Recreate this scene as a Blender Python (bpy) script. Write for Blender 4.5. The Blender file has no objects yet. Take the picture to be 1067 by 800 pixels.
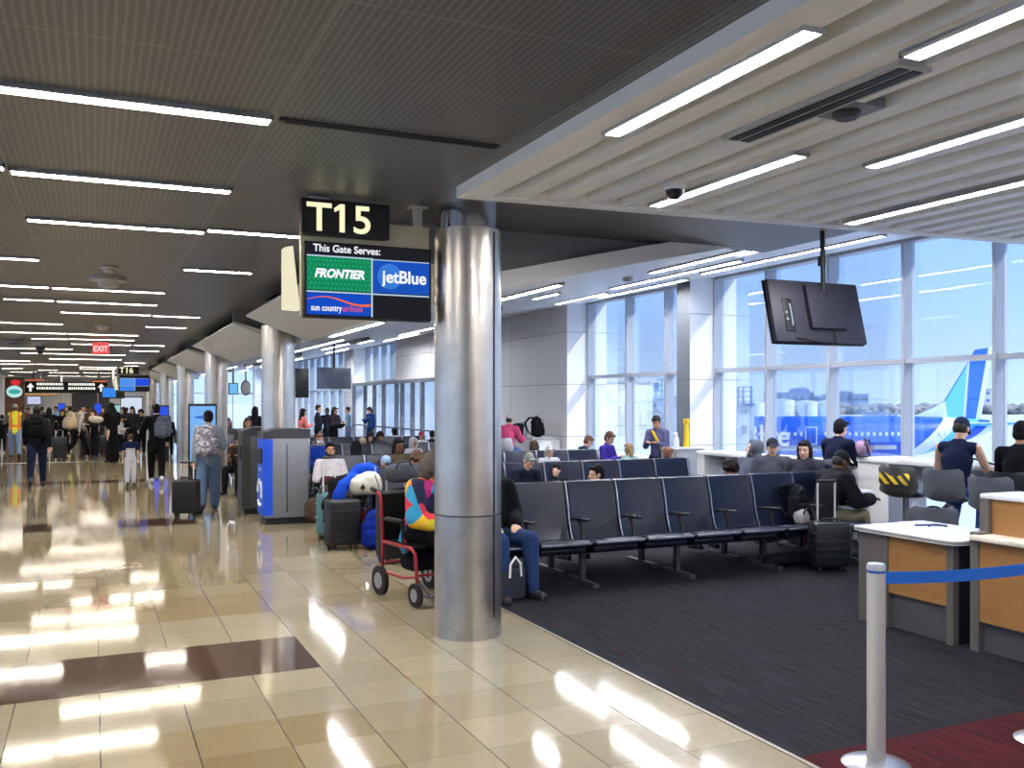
SKY, SUN, EXPO = 0.60, 2.5, 1.3
import bpy, bmesh, math, random
from mathutils import Vector, Matrix, Euler
random.seed(7)
PI = math.pi
SC = bpy.context.scene
COL = SC.collection
V = Vector

# ---------------------------------------------------------------- camera model
F, U0, VH, H = 960.0, 533.5, 419.0, 1.8
TH = math.atan(436 / F)
CS, SN = math.cos(TH), math.sin(TH)
def ray(u, v):
    k = (u - U0) / F
    return V((SN + k * CS, CS - k * SN, (VH - v) / F))
def onZ(u, v, z):
    d = ray(u, v); t = (z - H) / d.z
    return V((0, 0, H)) + d * t
def onY(u, v, y):
    d = ray(u, v); return V((0, 0, H)) + d * (y / d.y)
def onX(u, v, x):
    d = ray(u, v); return V((0, 0, H)) + d * (x / d.x)
def at(u, v, zc):
    return V((0, 0, H)) + ray(u, v) * zc
def onP(u, v, p, n):
    d = ray(u, v); o = V((0, 0, H))
    return o + d * ((V(p) - o).dot(V(n)) / d.dot(V(n)))

cam = bpy.data.cameras.new('camera')
cam.sensor_width = 36; cam.lens = 36 * F / 1067
cam.shift_y = (VH - 400) / 1067
cam.clip_end = 3000
co = bpy.data.objects.new('camera', cam); COL.objects.link(co)
co.location = (0, 0, H); co.rotation_euler = (PI / 2, 0, -TH)
SC.camera = co

# ---------------------------------------------------------------- materials
def lin(h):
    if isinstance(h, str):
        h = h.lstrip('#'); c = [int(h[i:i + 2], 16) / 255 for i in (0, 2, 4)]
    else:
        c = [x / 255 for x in h]
    return tuple((x / 12.92 if x <= .04045 else ((x + .055) / 1.055) ** 2.4) for x in c) + (1,)
class NT:
    def __init__(s, name):
        s.m = bpy.data.materials.new(name); s.m.use_nodes = True
        s.t = s.m.node_tree; s.t.nodes.clear()
        s.out = s.t.nodes.new('ShaderNodeOutputMaterial')
    def n(s, typ, **kw):
        nd = s.t.nodes.new('ShaderNode' + typ)
        for k, v in kw.items():
            if k.startswith('i_'):
                nd.inputs[k[2:].replace('_', ' ')].default_value = v
            else: setattr(nd, k, v)
        return nd
    def l(s, a, b): s.t.links.new(a, b)
    def set(s, sock, v):
        if hasattr(v, 'is_output'): s.l(v, sock)
        elif v is not None: sock.default_value = v
    def math(s, op, a, b=None, c=None):
        nd = s.n('Math', operation=op)
        s.set(nd.inputs[0], a); s.set(nd.inputs[1], b)
        if c is not None: s.set(nd.inputs[2], c)
        return nd.outputs[0]
    def mix(s, f, a, b, mode='MIX'):
        nd = s.n('Mix', data_type='RGBA', blend_type=mode)
        s.set(nd.inputs[0], f); s.set(nd.inputs[6], a); s.set(nd.inputs[7], b)
        return nd.outputs[2]
    def bsdf(s, color, rough=.5, metal=0., bump=None, bstr=.2, bdist=.01, **kw):
        b = s.n('BsdfPrincipled')
        s.set(b.inputs['Base Color'], color); s.set(b.inputs['Roughness'], rough); s.set(b.inputs['Metallic'], metal)
        for k, v in kw.items(): s.set(b.inputs[k.replace('_', ' ')], v)
        if bump is not None:
            bn = s.n('Bump'); bn.inputs['Strength'].default_value = bstr; bn.inputs['Distance'].default_value = bdist
            s.l(bump, bn.inputs['Height']); s.l(bn.outputs[0], b.inputs['Normal'])
        s.l(b.outputs[0], s.out.inputs[0]); return b
MC = {}
def M(h, rough=.55, metal=0., var=.12, scale=30., bump=.1, **kw):
    key = (str(h), rough, metal, var, scale, bump, str(kw))
    if key in MC: return MC[key]
    t = NT('mat_%s_%d' % (str(h).strip('#'), len(MC)))
    c = lin(h)
    tc = t.n('TexCoord'); nz = t.n('TexNoise', i_Scale=scale, i_Detail=3.0)
    t.l(tc.outputs['Object'], nz.inputs['Vector'])
    lo = tuple(x * (1 - var) for x in c[:3]) + (1,); hi = tuple(min(1, x * (1 + var)) for x in c[:3]) + (1,)
    col = t.mix(nz.outputs[0], lo, hi)
    t.bsdf(col, rough, metal, nz.outputs[0] if bump else None, bump, .004, **kw)
    MC[key] = t.m; return t.m
def EM(h, st=1.0):
    if st < 5: st = st * .95 / 2 ** EXPO
    key = ('em', str(h), st)
    if key in MC: return MC[key]
    t = NT('glow_%s_%d' % (str(h).strip('#'), len(MC)))
    e = t.n('Emission'); e.inputs[0].default_value = lin(h); e.inputs[1].default_value = st
    t.l(e.outputs[0], t.out.inputs[0]); MC[key] = t.m; return t.m
def cloth(h, var=.25): return M(tuple(x * (.62 + .26 * min(1, x / 200)) for x in (h if not isinstance(h, str) else (60, 60, 60))), .9, 0, var, 18, .35, Specular_IOR_Level=.15)
def metal_brushed():
    t = NT('brushed_steel'); g = t.n('NewGeometry'); mp = t.n('Mapping'); mp.inputs['Scale'].default_value = (60, 60, .6)
    t.l(g.outputs['Position'], mp.inputs[0]); nz = t.n('TexNoise', i_Scale=1.0, i_Detail=4.0); t.l(mp.outputs[0], nz.inputs['Vector'])
    n2 = t.n('TexNoise', i_Scale=5.0, i_Detail=4.0); t.l(g.outputs['Position'], n2.inputs['Vector'])
    col = t.mix(n2.outputs[0], lin((182, 174, 162)), lin((226, 218, 206)))
    r = t.math('MULTIPLY_ADD', nz.outputs[0], .12, .26)
    t.bsdf(col, r, 1.0, nz.outputs[0], .06, .002); return t.m
def metal_mottled():
    t = NT('scuffed_steel'); g = t.n('NewGeometry')
    n2 = t.n('TexNoise', i_Scale=9.0, i_Detail=6.0, i_Roughness=.7); t.l(g.outputs['Position'], n2.inputs['Vector'])
    col = t.mix(n2.outputs[0], lin((158, 154, 148)), lin((216, 212, 206)))
    r = t.math('MULTIPLY_ADD', n2.outputs[0], .3, .2)
    t.bsdf(col, r, 1.0, n2.outputs[0], .12, .004); return t.m
def floor_mat():
    t = NT('polished_tile'); g = t.n('NewGeometry'); sp = t.n('SeparateXYZ'); t.l(g.outputs['Position'], sp.inputs[0])
    x, y = sp.outputs[0], sp.outputs[1]
    S = .458
    tx = t.math('DIVIDE', t.math('SUBTRACT', x, .033), S); ty = t.math('DIVIDE', t.math('SUBTRACT', y, 6.24), S)
    def edge(a, w):
        f = t.math('FRACT', a); d = t.math('MINIMUM', f, t.math('SUBTRACT', 1.0, f))
        return t.math('LESS_THAN', d, w / S)
    ex, ey = edge(tx, .0033), edge(ty, .0022)
    cb = t.n('CombineXYZ'); t.l(t.math('FLOOR', tx), cb.inputs[0]); t.l(t.math('FLOOR', ty), cb.inputs[1])
    wn = t.n('TexWhiteNoise', noise_dimensions='2D'); t.l(cb.outputs[0], wn.inputs['Vector'])
    d = t.math('MULTIPLY', t.math('FRACT', t.math('DIVIDE', t.math('SUBTRACT', y, 6.24), 8.1)), 8.1)
    inx = t.math('LESS_THAN', x, 1.407)
    band = t.math('MULTIPLY', t.math('LESS_THAN', d, .916), inx)
    near = t.math('MAXIMUM', t.math('LESS_THAN', d, 1.832), t.math('GREATER_THAN', d, 7.18))
    cream = lin((152, 143, 119)); yel = lin((141, 125, 90)); yel2 = lin((147, 133, 104))
    base = t.mix(near, t.mix(wn.outputs[0], yel, yel2), cream)
    base = t.mix(t.math('MULTIPLY', t.math('SUBTRACT', 1.0, inx), .55), base, cream)
    v = t.math('MULTIPLY_ADD', wn.outputs[0], .16, .9)
    base = t.mix(1.0, base, v, 'MULTIPLY')
    base = t.mix(band, base, t.mix(wn.outputs[0], lin((66, 50, 40)), lin((78, 58, 47))))
    nz = t.n('TexNoise', i_Scale=14.0, i_Detail=5.0); t.l(g.outputs['Position'], nz.inputs['Vector'])
    base = t.mix(1.0, base, t.math('MULTIPLY_ADD', nz.outputs[0], .2, .9), 'MULTIPLY')
    base = t.mix(t.math('MAXIMUM', t.math('MULTIPLY', ex, .8), t.math('MULTIPLY', ey, .5)), base, lin((62, 50, 40)))
    n3 = t.n('TexNoise', i_Scale=1.6, i_Detail=2.0); t.l(g.outputs['Position'], n3.inputs['Vector'])
    t.bsdf(base, t.math('MULTIPLY_ADD', nz.outputs[0], .05, .045), 0, n3.outputs[0], .03, .01, IOR=1.5)
    return t.m
def carpet_mat():
    t = NT('loop_carpet'); g = t.n('NewGeometry'); mp = t.n('Mapping'); mp.inputs['Scale'].default_value = (42, 2.2, 1)
    t.l(g.outputs['Position'], mp.inputs[0]); nz = t.n('TexNoise', i_Scale=1.0, i_Detail=4.0, i_Roughness=.7); t.l(mp.outputs[0], nz.inputs['Vector'])
    sp = t.n('SeparateXYZ'); t.l(g.outputs['Position'], sp.inputs[0])
    fine = t.n('TexNoise', i_Scale=160.0, i_Detail=2.0); t.l(g.outputs['Position'], fine.inputs['Vector'])
    cr = t.n('ValToRGB'); cr.color_ramp.elements[0].position = .33; cr.color_ramp.elements[1].position = .7
    cr.color_ramp.elements[0].color = lin((16, 16, 20)); cr.color_ramp.elements[1].color = lin((46, 45, 52))
    t.l(nz.outputs[0], cr.inputs[0])
    c2 = t.n('ValToRGB'); c2.color_ramp.elements[0].position = .33; c2.color_ramp.elements[1].position = .7
    c2.color_ramp.elements[0].color = lin((28, 16, 19)); c2.color_ramp.elements[1].color = lin((84, 24, 30))
    t.l(nz.outputs[0], c2.inputs[0])
    mp2 = t.n('Mapping'); mp2.inputs['Scale'].default_value = (26, 1.1, 1); t.l(g.outputs['Position'], mp2.inputs[0])
    n4 = t.n('TexNoise', i_Scale=1.0, i_Detail=3.0); t.l(mp2.outputs[0], n4.inputs['Vector'])
    grey = t.mix(t.math('MULTIPLY', t.math('GREATER_THAN', n4.outputs[0], .66), .6), cr.outputs[0], lin((66, 28, 33)))
    col = t.mix(t.math('LESS_THAN', sp.outputs[1], 3.65), grey, c2.outputs[0])
    col = t.mix(1.0, col, t.math('MULTIPLY_ADD', fine.outputs[0], .8, .6), 'MULTIPLY')
    t.bsdf(col, .95, 0, fine.outputs[0], .5, .006, Specular_IOR_Level=.12); return t.m
def ceil_mat():
    t = NT('perforated_metal_ceiling'); g = t.n('NewGeometry'); sp = t.n('SeparateXYZ'); t.l(g.outputs['Position'], sp.inputs[0])
    x, y = sp.outputs[0], sp.outputs[1]
    st = t.math('FRACT', t.math('DIVIDE', x, .036)); st = t.math('LESS_THAN', st, .4)
    px = t.math('FRACT', t.math('DIVIDE', t.math('SUBTRACT', x, .85), 1.355)); py = t.math('FRACT', t.math('DIVIDE', t.math('SUBTRACT', y, 3.39), .76))
    def edge(f, w, S): return t.math('LESS_THAN', t.math('MINIMUM', f, t.math('SUBTRACT', 1.0, f)), w / S)
    seam = t.math('MAXIMUM', edge(px, .006, 1.355), edge(py, .005, .76))
    col = t.mix(st, lin((105, 103, 101)), lin((126, 124, 121)))
    col = t.mix(t.math('MULTIPLY', seam, .7), col, lin((150, 146, 140)))
    t.bsdf(col, .42, .35, t.math('ADD', st, seam), .25, .004); return t.m
def panel_mat(name, h, px, pz, axis=0, rough=.35, off=(0, 0)):
    """painted metal cladding with thin joints at a horizontal pitch px and vertical pitch pz"""
    t = NT(name); g = t.n('NewGeometry'); sp = t.n('SeparateXYZ'); t.l(g.outputs['Position'], sp.inputs[0])
    def edge(a, o, S, w):
        f = t.math('FRACT', t.math('DIVIDE', t.math('SUBTRACT', a, o), S))
        return t.math('LESS_THAN', t.math('MINIMUM', f, t.math('SUBTRACT', 1.0, f)), w / S)
    e = t.math('MAXIMUM', edge(sp.outputs[axis], off[0], px, .006), edge(sp.outputs[2], off[1], pz, .006))
    nz = t.n('TexNoise', i_Scale=2.0, i_Detail=2.0); t.l(g.outputs['Position'], nz.inputs['Vector'])
    c = lin(h); col = t.mix(nz.outputs[0], tuple(q * .94 for q in c[:3]) + (1,), c)
    col = t.mix(t.math('MULTIPLY', e, .75), col, lin((70, 70, 72)))
    t.bsdf(col, rough); return t.m
def wood_mat():
    t = NT('honey_wood_laminate'); g = t.n('NewGeometry'); mp = t.n('Mapping'); mp.inputs['Scale'].default_value = (3, 3, 28)
    t.l(g.outputs['Position'], mp.inputs[0]); nz = t.n('TexNoise', i_Scale=1.2, i_Detail=5.0, i_Distortion=.6); t.l(mp.outputs[0], nz.inputs['Vector'])
    t.bsdf(t.mix(nz.outputs[0], lin((142, 98, 52)), lin((172, 124, 74))), .4); return t.m
def glass_mat(name='window_glass', tint=(.90, .95, 1.0), refl=.5):
    t = NT(name); tr = t.n('BsdfTransparent'); tr.inputs[0].default_value = tint + (1,)
    gl = t.n('BsdfGlossy'); gl.inputs['Roughness'].default_value = .02; gl.inputs[0].default_value = (.9, .95, 1, 1)
    fr = t.n('Fresnel'); fr.inputs[0].default_value = 1.45
    mx = t.n('MixShader'); t.l(t.math('MULTIPLY', fr.outputs[0], refl), mx.inputs[0])
    t.l(tr.outputs[0], mx.inputs[1]); t.l(gl.outputs[0], mx.inputs[2]); t.l(mx.outputs[0], t.out.inputs[0]); return t.m
def patch_mat(name, cols, scale=9.):
    """bold multicolour patches of a printed fabric"""
    t = NT(name); tc = t.n('TexCoord'); vo = t.n('TexVoronoi', i_Scale=scale); t.l(tc.outputs['Object'], vo.inputs['Vector'])
    sp = t.n('SeparateColor'); t.l(vo.outputs['Color'], sp.inputs[0])
    cr = t.n('ValToRGB'); cr.color_ramp.interpolation = 'CONSTANT'
    while len(cr.color_ramp.elements) < len(cols): cr.color_ramp.elements.new(.5)
    for i, c in enumerate(cols):
        cr.color_ramp.elements[i].position = i / len(cols); cr.color_ramp.elements[i].color = lin(c)
    t.l(sp.outputs[0], cr.inputs[0]); t.bsdf(cr.outputs[0], .8); return t.m
def hazard_mat():
    t = NT('hazard_tape'); tc = t.n('TexCoord'); sp = t.n('SeparateXYZ'); t.l(tc.outputs['Object'], sp.inputs[0])
    s = t.math('FRACT', t.math('MULTIPLY', t.math('ADD', sp.outputs[0], sp.outputs[2]), 9.0))
    t.bsdf(t.mix(t.math('LESS_THAN', s, .5), lin((30, 30, 30)), lin((225, 190, 40))), .5); return t.m

STEEL, STEEL2 = metal_brushed(), metal_mottled()
CHROME = M((210, 210, 212), .15, 1, .05, 20, 0)
ALU = M((190, 192, 196), .3, 1, .05, 20, 0)
WHITE = M((232, 232, 230), .5, 0, .03, 8, .03)
CREAM = M((226, 222, 206), .5, 0, .03, 8, .03)
LGREY = M((190, 190, 188), .5, 0, .04, 8, .03)
MGREY = M((130, 130, 132), .5, 0, .05, 8, .03)
DGREY = M((62, 62, 66), .5, 0, .06, 20, .03)
BLACK = M((13, 13, 15), .5, 0, .1, 30, .05)
RUBBER = M((18, 18, 20), .8, 0, .1, 40, .1)
PLAST = M((34, 36, 44), .45, 0, .1, 30, .05)
SEATM = M((17, 22, 42), .31, 0, .1, 45, .12)
WOOD = wood_mat(); GLASS = glass_mat(); CEILM = ceil_mat()
STRIP = EM((255, 244, 228), 44.0); STRIPC = EM((246, 247, 255), 52.0)

# ---------------------------------------------------------------- mesh helpers
def add_box(bm, c, s, rot=None, bev=0., seg=2):
    r = bmesh.ops.create_cube(bm, size=1.0)
    vs = r['verts']
    for v in vs: v.co = V((v.co.x * s[0], v.co.y * s[1], v.co.z * s[2]))
    if bev > 0:
        es = list({e for v in vs for e in v.link_edges})
        rb = bmesh.ops.bevel(bm, geom=es, offset=min(bev, min(s) * .49), segments=seg, affect='EDGES', profile=.5)
        vs = list({v for f in rb['faces'] for v in f.verts} | {v for v in vs if v.is_valid})
        vs = [v for v in vs if v.is_valid]
        seen = set(vs); stack = list(vs)
        while stack:
            q = stack.pop()
            for e in q.link_edges:
                o = e.other_vert(q)
                if o not in seen: seen.add(o); stack.append(o)
        vs = list(seen)
    mt = Matrix.Translation(V(c)) @ (rot if rot is not None else Matrix.Identity(4))
    for v in vs: v.co = mt @ v.co
def bx(bm, x0, x1, y0, y1, z0, z1, bev=0.):
    add_box(bm, ((x0 + x1) / 2, (y0 + y1) / 2, (z0 + z1) / 2), (abs(x1 - x0), abs(y1 - y0), abs(z1 - z0)), None, bev)
def frame_of(d):
    d = d.normalized(); a = V((0, 0, 1)) if abs(d.z) < .9 else V((1, 0, 0))
    x = d.cross(a).normalized(); y = d.cross(x).normalized(); return x, y
def rings(bm, rl, n=12, capped=True):
    """rl: list of (center, xaxis, yaxis) rings"""
    prev = None; first = None
    for c, xa, ya in rl:
        vs = [bm.verts.new(c + xa * math.cos(2 * PI * i / n) + ya * math.sin(2 * PI * i / n)) for i in range(n)]
        if prev:
            for i in range(n): bm.faces.new((prev[i], prev[(i + 1) % n], vs[(i + 1) % n], vs[i]))
        else: first = vs
        prev = vs
    if capped:
        bm.faces.new(list(reversed(first))); bm.faces.new(prev)
def tube(bm, pts, r, n=10):
    pts = [V(p) for p in pts]; rl = []
    rr = r if isinstance(r, (list, tuple)) else [r] * len(pts)
    ax = None
    for i, p in enumerate(pts):
        d = (pts[min(i + 1, len(pts) - 1)] - pts[max(i - 1, 0)])
        if ax is None: x, y = frame_of(d)
        else:
            dn = d.normalized(); x = (ax - dn * ax.dot(dn)).normalized(); y = dn.cross(x)
        ax = x; rl.append((p, x * rr[i], y * rr[i]))
    rings(bm, rl, n)
def lathe(bm, prof, c=(0, 0, 0), n=32):
    c = V(c); rings(bm, [(c + V((0, 0, z)), V((r, 0, 0)), V((0, r, 0))) for r, z in prof], n)
def cap(bm, p0, p1, r0, r1, fx=1., fy=1., xdir=None, n=12):
    """tapered capsule, optional flattening of the section"""
    p0, p1 = V(p0), V(p1); d = p1 - p0
    if d.length < 1e-6: d = V((0, 0, 1e-4))
    dn = d.normalized()
    if xdir is not None:
        x = (V(xdir) - dn * V(xdir).dot(dn)).normalized(); y = dn.cross(x)
    else: x, y = frame_of(d)
    rl = []
    for a in (-80, -55, -28, 0):
        q = math.radians(a); rl.append((p0 + dn * r0 * math.sin(q), x * r0 * fx * math.cos(q), y * r0 * fy * math.cos(q)))
    for a in (0, 28, 55, 80):
        q = math.radians(a); rl.append((p1 + dn * r1 * math.sin(q), x * r1 * fx * math.cos(q), y * r1 * fy * math.cos(q)))
    rings(bm, rl, n)
def ell(bm, c, r, rot=None, seg=16):
    rr = bmesh.ops.create_uvsphere(bm, u_segments=seg, v_segments=max(6, seg * 2 // 3), radius=1.0)
    mt = Matrix.Translation(V(c)) @ (rot.to_4x4() if rot is not None else Matrix.Identity(4)) @ Matrix.Diagonal((r[0], r[1], r[2], 1))
    for v in rr['verts']: v.co = mt @ v.co
def prism(bm, poly, d):
    """poly: list of points, extruded by vector d"""
    d = V(d); a = [bm.verts.new(V(p)) for p in poly]; b = [bm.verts.new(V(p) + d) for p in poly]
    n = len(a); bm.faces.new(a); bm.faces.new(list(reversed(b)))
    for i in range(n): bm.faces.new((a[i], b[i], b[(i + 1) % n], a[(i + 1) % n]))
def mesh_of(name, bm, smooth=True):
    bmesh.ops.recalc_face_normals(bm, faces=bm.faces[:])
    me = bpy.data.meshes.new(name); bm.to_mesh(me); bm.free()
    if smooth and len(me.polygons):
        me.polygons.foreach_set('use_smooth', [True] * len(me.polygons))
        try: me.set_sharp_from_angle(angle=math.radians(38))
        except Exception: pass
    return me
def obj(name, bm, m, parent=None, smooth=True):
    me = mesh_of(name, bm, smooth) if isinstance(bm, bmesh.types.BMesh) else bm
    o = bpy.data.objects.new(name, me); COL.objects.link(o)
    if len(me.materials) == 0: me.materials.append(m)
    if parent: o.parent = parent
    return o
def tag(o, label, cat, group=None, kind=None):
    o['label'] = label; o['category'] = cat
    if group: o['group'] = group
    if kind: o['kind'] = kind
    return o
def thing(name, label, cat, loc=(0, 0, 0), rz=0, group=None, scale=1.):
    o = bpy.data.objects.new(name, None); COL.objects.link(o)
    o.location = loc; o.rotation_euler = (0, 0, rz); o.empty_display_size = .1
    if scale != 1: o.scale = (scale,) * 3
    return tag(o, label, cat, group)
def struct(name, bm, m, parent=None, smooth=False):
    o = obj(name, bm, m, parent, smooth)
    if not parent: o['kind'] = 'structure'
    return o
CH = {}
def dup(root, loc=None, rz=None, label=None, group=None):
    def cp(o, par):
        c = o.copy(); COL.objects.link(c)
        if par: c.parent = par
        for ch in list(o.children): cp(ch, c)
        return c
    r = cp(root, None)
    if loc is not None: r.location = loc
    if rz is not None: r.rotation_euler = (0, 0, rz)
    if label: r['label'] = label
    if group: r['group'] = group
    return r
from mathutils import noise as mnoise
def rough_up(me, amp, sc, seed=0.):
    for v in me.vertices:
        v.co += V((mnoise.noise(v.co * sc + V((seed, 0, 0))), mnoise.noise(v.co * sc + V((0, seed + 7, 0))), mnoise.noise(v.co * sc + V((0, 0, seed + 3))))) * amp
    return me
def B(): return bmesh.new()
def text_mesh(s, size, depth=.004, bold=0., shear=0., sx=1.):
    cu = bpy.data.curves.new('lettering', 'FONT'); cu.body = s; cu.size = size; cu.extrude = depth / 2
    cu.offset = bold; cu.shear = shear; cu.align_x = 'LEFT'; cu.resolution_u = 4
    o = bpy.data.objects.new('lettering', cu); COL.objects.link(o)
    dg = bpy.context.evaluated_depsgraph_get(); dg.update()
    me = bpy.data.meshes.new_from_object(o.evaluated_get(dg)); bpy.data.objects.remove(o); bpy.data.curves.remove(cu)
    if sx != 1:
        for v in me.vertices: v.co.x *= sx
    return me
def text(s, size, m, parent, loc, rot=(PI / 2, 0, 0), width=None, bold=0., shear=0., name='lettering'):
    me = text_mesh(s, size, .004, bold, shear)
    xs = [v.co.x for v in me.vertices]; x0, w = min(xs), max(xs) - min(xs)
    k = (width / w) if width else 1.
    for v in me.vertices: v.co.x = (v.co.x - x0) * k
    me.materials.clear(); me.materials.append(m)
    o = bpy.data.objects.new(name, me); COL.objects.link(o); o.parent = parent; o.location = loc; o.rotation_euler = rot
    return o
# ================================================================ SETTING
XW, XI = 10.2, 9.55          # window plane, inner wall face
YB, YE = -7.0, 62.0          # wall behind the camera, far end of the hall
ZC = 3.3
bm = B(); bx(bm, -4.5, 3.24, YB, YE, -.12, 0); struct('floor', bm, floor_mat())
bm = B(); bx(bm, 3.24, XW + .4, YB, YE, -.12, .002); struct('floor_carpet', bm, carpet_mat())
bm = B(); bx(bm, 3.225, 3.25, YB, YE, 0, .006); struct('trim_1', bm, M((128, 119, 98), .3))
bm = B(); bx(bm, -4.5, 2.3, YB, YE, ZC, ZC + .1); cl = struct('ceiling', bm, CEILM)
for n in range(8):
    bm = B(); bx(bm, 2.3, 6.2, 6.69 + 8.1 * n - .75, 6.69 + 8.1 * n + .78, ZC + .02, ZC + .12); struct('ceiling_recess', bm, CEILM, cl)
bm = B(); bx(bm, -4.7, XW + .6, YB, YE, 4.5, 4.7); struct('roof', bm, MGREY)
bm = B(); bx(bm, -4.7, -4.5, 40.5, YE, 0, 4.5); bx(bm, -4.7, -4.5, YB, 40.5, 3.0, 4.5); bx(bm, -4.7, -4.5, YB, 40.5, 0, .3); struct('wall_left', bm, panel_mat('white_wall_panel', (222, 224, 226), 2.4, 1.1, 1))
bm = B(); bx(bm, -4.7, XW + .6, YB - .2, YB, 0, 4.5); struct('wall_front', bm, WHITE)
bm = B(); bx(bm, -4.7, 3.0, YE, YE + .2, 0, 4.5); bx(bm, 3.0, XW + .6, YE, YE + .2, 4.0, 4.5)
wb = struct('wall_back', bm, panel_mat('pale_end_wall', (226, 226, 222), 2.4, 1.2, 0))
bm = B(); bx(bm, -1.2, .9, YE - .1, YE + .02, 0, 2.35); bx(bm, -1.0, .7, YE - .16, YE - .1, 2.2, 2.5); struct('opening', bm, DGREY, wb)
GWALL = panel_mat('grey_wall_cladding', (228, 228, 226), 3.0, 1.16, 1, .4, (18.08, 3.36 - 1.16 * 3))
WWALL = panel_mat('white_reveal_cladding', (236, 238, 242), 3.0, 1.16, 0, .4, (8., 3.36 - 1.16 * 3))
def rwall(name, y0, y1, z0=0, z1=4.5):
    bm = B(); bx(bm, XI, XW + .35, y0, y1, z0, z1)
    o = struct(name, bm, GWALL); o.data.materials.append(WWALL)
    for p in o.data.polygons:
        if abs(p.normal.y) > .5: p.material_index = 1
    return o
o = rwall('wall_right_pillar', 13.46, 13.86); o.data.materials[0] = panel_mat('dark_pillar_cladding', (112, 116, 124), 3.0, 1.16, 1, .4, (12.3, 3.36 - 1.16 * 3))
rwall('wall_right_vestibule', 18.08, 26.6)
rwall('wall_right_over_doors', 26.6, 30.8, 2.55)
rwall('wall_right_far_pillar', 36.5, 38.0)
rwall('wall_right_end', 50.0, 51.0); rwall('wall_right_corner', YE - .8, YE)
FRAME = M((178, 182, 190), .4, .3, .04, 10, 0)
FRAMED = M((120, 124, 132), .4, .3, .04, 10, 0)
def window(n, ys, z0, z1, ztr, x=XW, w=.055):
    """glazing in the plane X=x with a mullion at every y in ys, one transom"""
    y0, y1 = ys[0], ys[-1]
    bm = B()
    for y in ys: bx(bm, x - .15, x + .05, y - w / 2, y + w / 2, z0, z1)
    bx(bm, x - .12, x + .05, y0, y1, z0 - .05, z0 + .06); bx(bm, x - .12, x + .05, y0, y1, z1 - .06, z1 + .02)
    for z in ztr: bx(bm, x - .13, x + .05, y0, y1, z - .035, z + .035)
    o = struct('window_%d' % n, bm, FRAME)
    for a, b in zip(ys, ys[1:]):
        zs = [z0] + list(ztr) + [z1]
        for c, d in zip(zs, zs[1:]):
            g = B(); bx(g, x - .012, x, a + w / 2, b - w / 2, c + .03, d - .03); struct('pane', g, GLASS, o)
    return o
window(1, [13.46 - 1.405 * k for k in range(14, -1, -1)], .12, 4.04, [2.36])
window(2, [13.86 + k for k in (0.02, 1.13, 2.56, 4.2)], .12, 4.04, [2.36])
window(3, [30.8 + 1.14 * k for k in range(6)], 2.6, 4.04, [])
window(4, [38.0 + 1.5 * k for k in range(9)], .12, 4.04, [2.36])
window(5, [51.0 + 1.7 * k for k in range(7)], .12, 4.04, [2.36])
window(7, [YB + 1.9 * k for k in range(26)], .3, 3.0, [1.9], -4.5)  # unseen left windows, added to let in more daylight
bm = B()
for x in [3.0 + 1.31 * k for k in range(6)]: bx(bm, x - .03, x + .03, YE - .02, YE + .15, 0, 4.0)
for z in (.06, 2.36, 3.97): bx(bm, 3.0, XI, YE - .01, YE + .12, z - .05, z + .05)
w6 = struct('window_6', bm, FRAME)
for k in range(5):
    g = B(); bx(g, 3.03 + 1.31 * k, 4.28 + 1.31 * k, YE + .05, YE + .06, .1, 3.95); struct('pane', g, GLASS, w6)
bm = B()   # bulkhead over the windows
for a, b in ((YB, 13.46), (13.86, 18.08), (30.8, 36.5), (38.0, 50.0), (51.0, YE - .8)): bx(bm, XW - .28, XW + .35, a, b, 4.04, 4.5); bx(bm, XW - .06, XW + .35, a, b, 0, .1)
struct('wall_right_header', bm, LGREY)
# storefront doors at the inner face
bm = B(); ys = [26.6, 28.0, 29.0, 30.1, 30.75, 32.3, 33.5, 34.8, 36.5]
for y in ys: bx(bm, XI - .05, XI + .08, y - .05, y + .05, 0, 2.5)
bx(bm, XI - .06, XI + .08, 26.6, 36.5, 2.44, 2.56); bx(bm, XI - .04, XI + .06, 26.6, 36.5, .88, .93); bx(bm, XI - .04, XI + .06, 26.6, 36.5, .0, .1)
d1 = struct('door_1', bm, FRAMED)
for a, b in zip(ys, ys[1:]):
    g = B(); bx(g, XI + .01, XI + .02, a + .05, b - .05, .1, 2.44); struct('pane', g, GLASS, d1)

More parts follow.
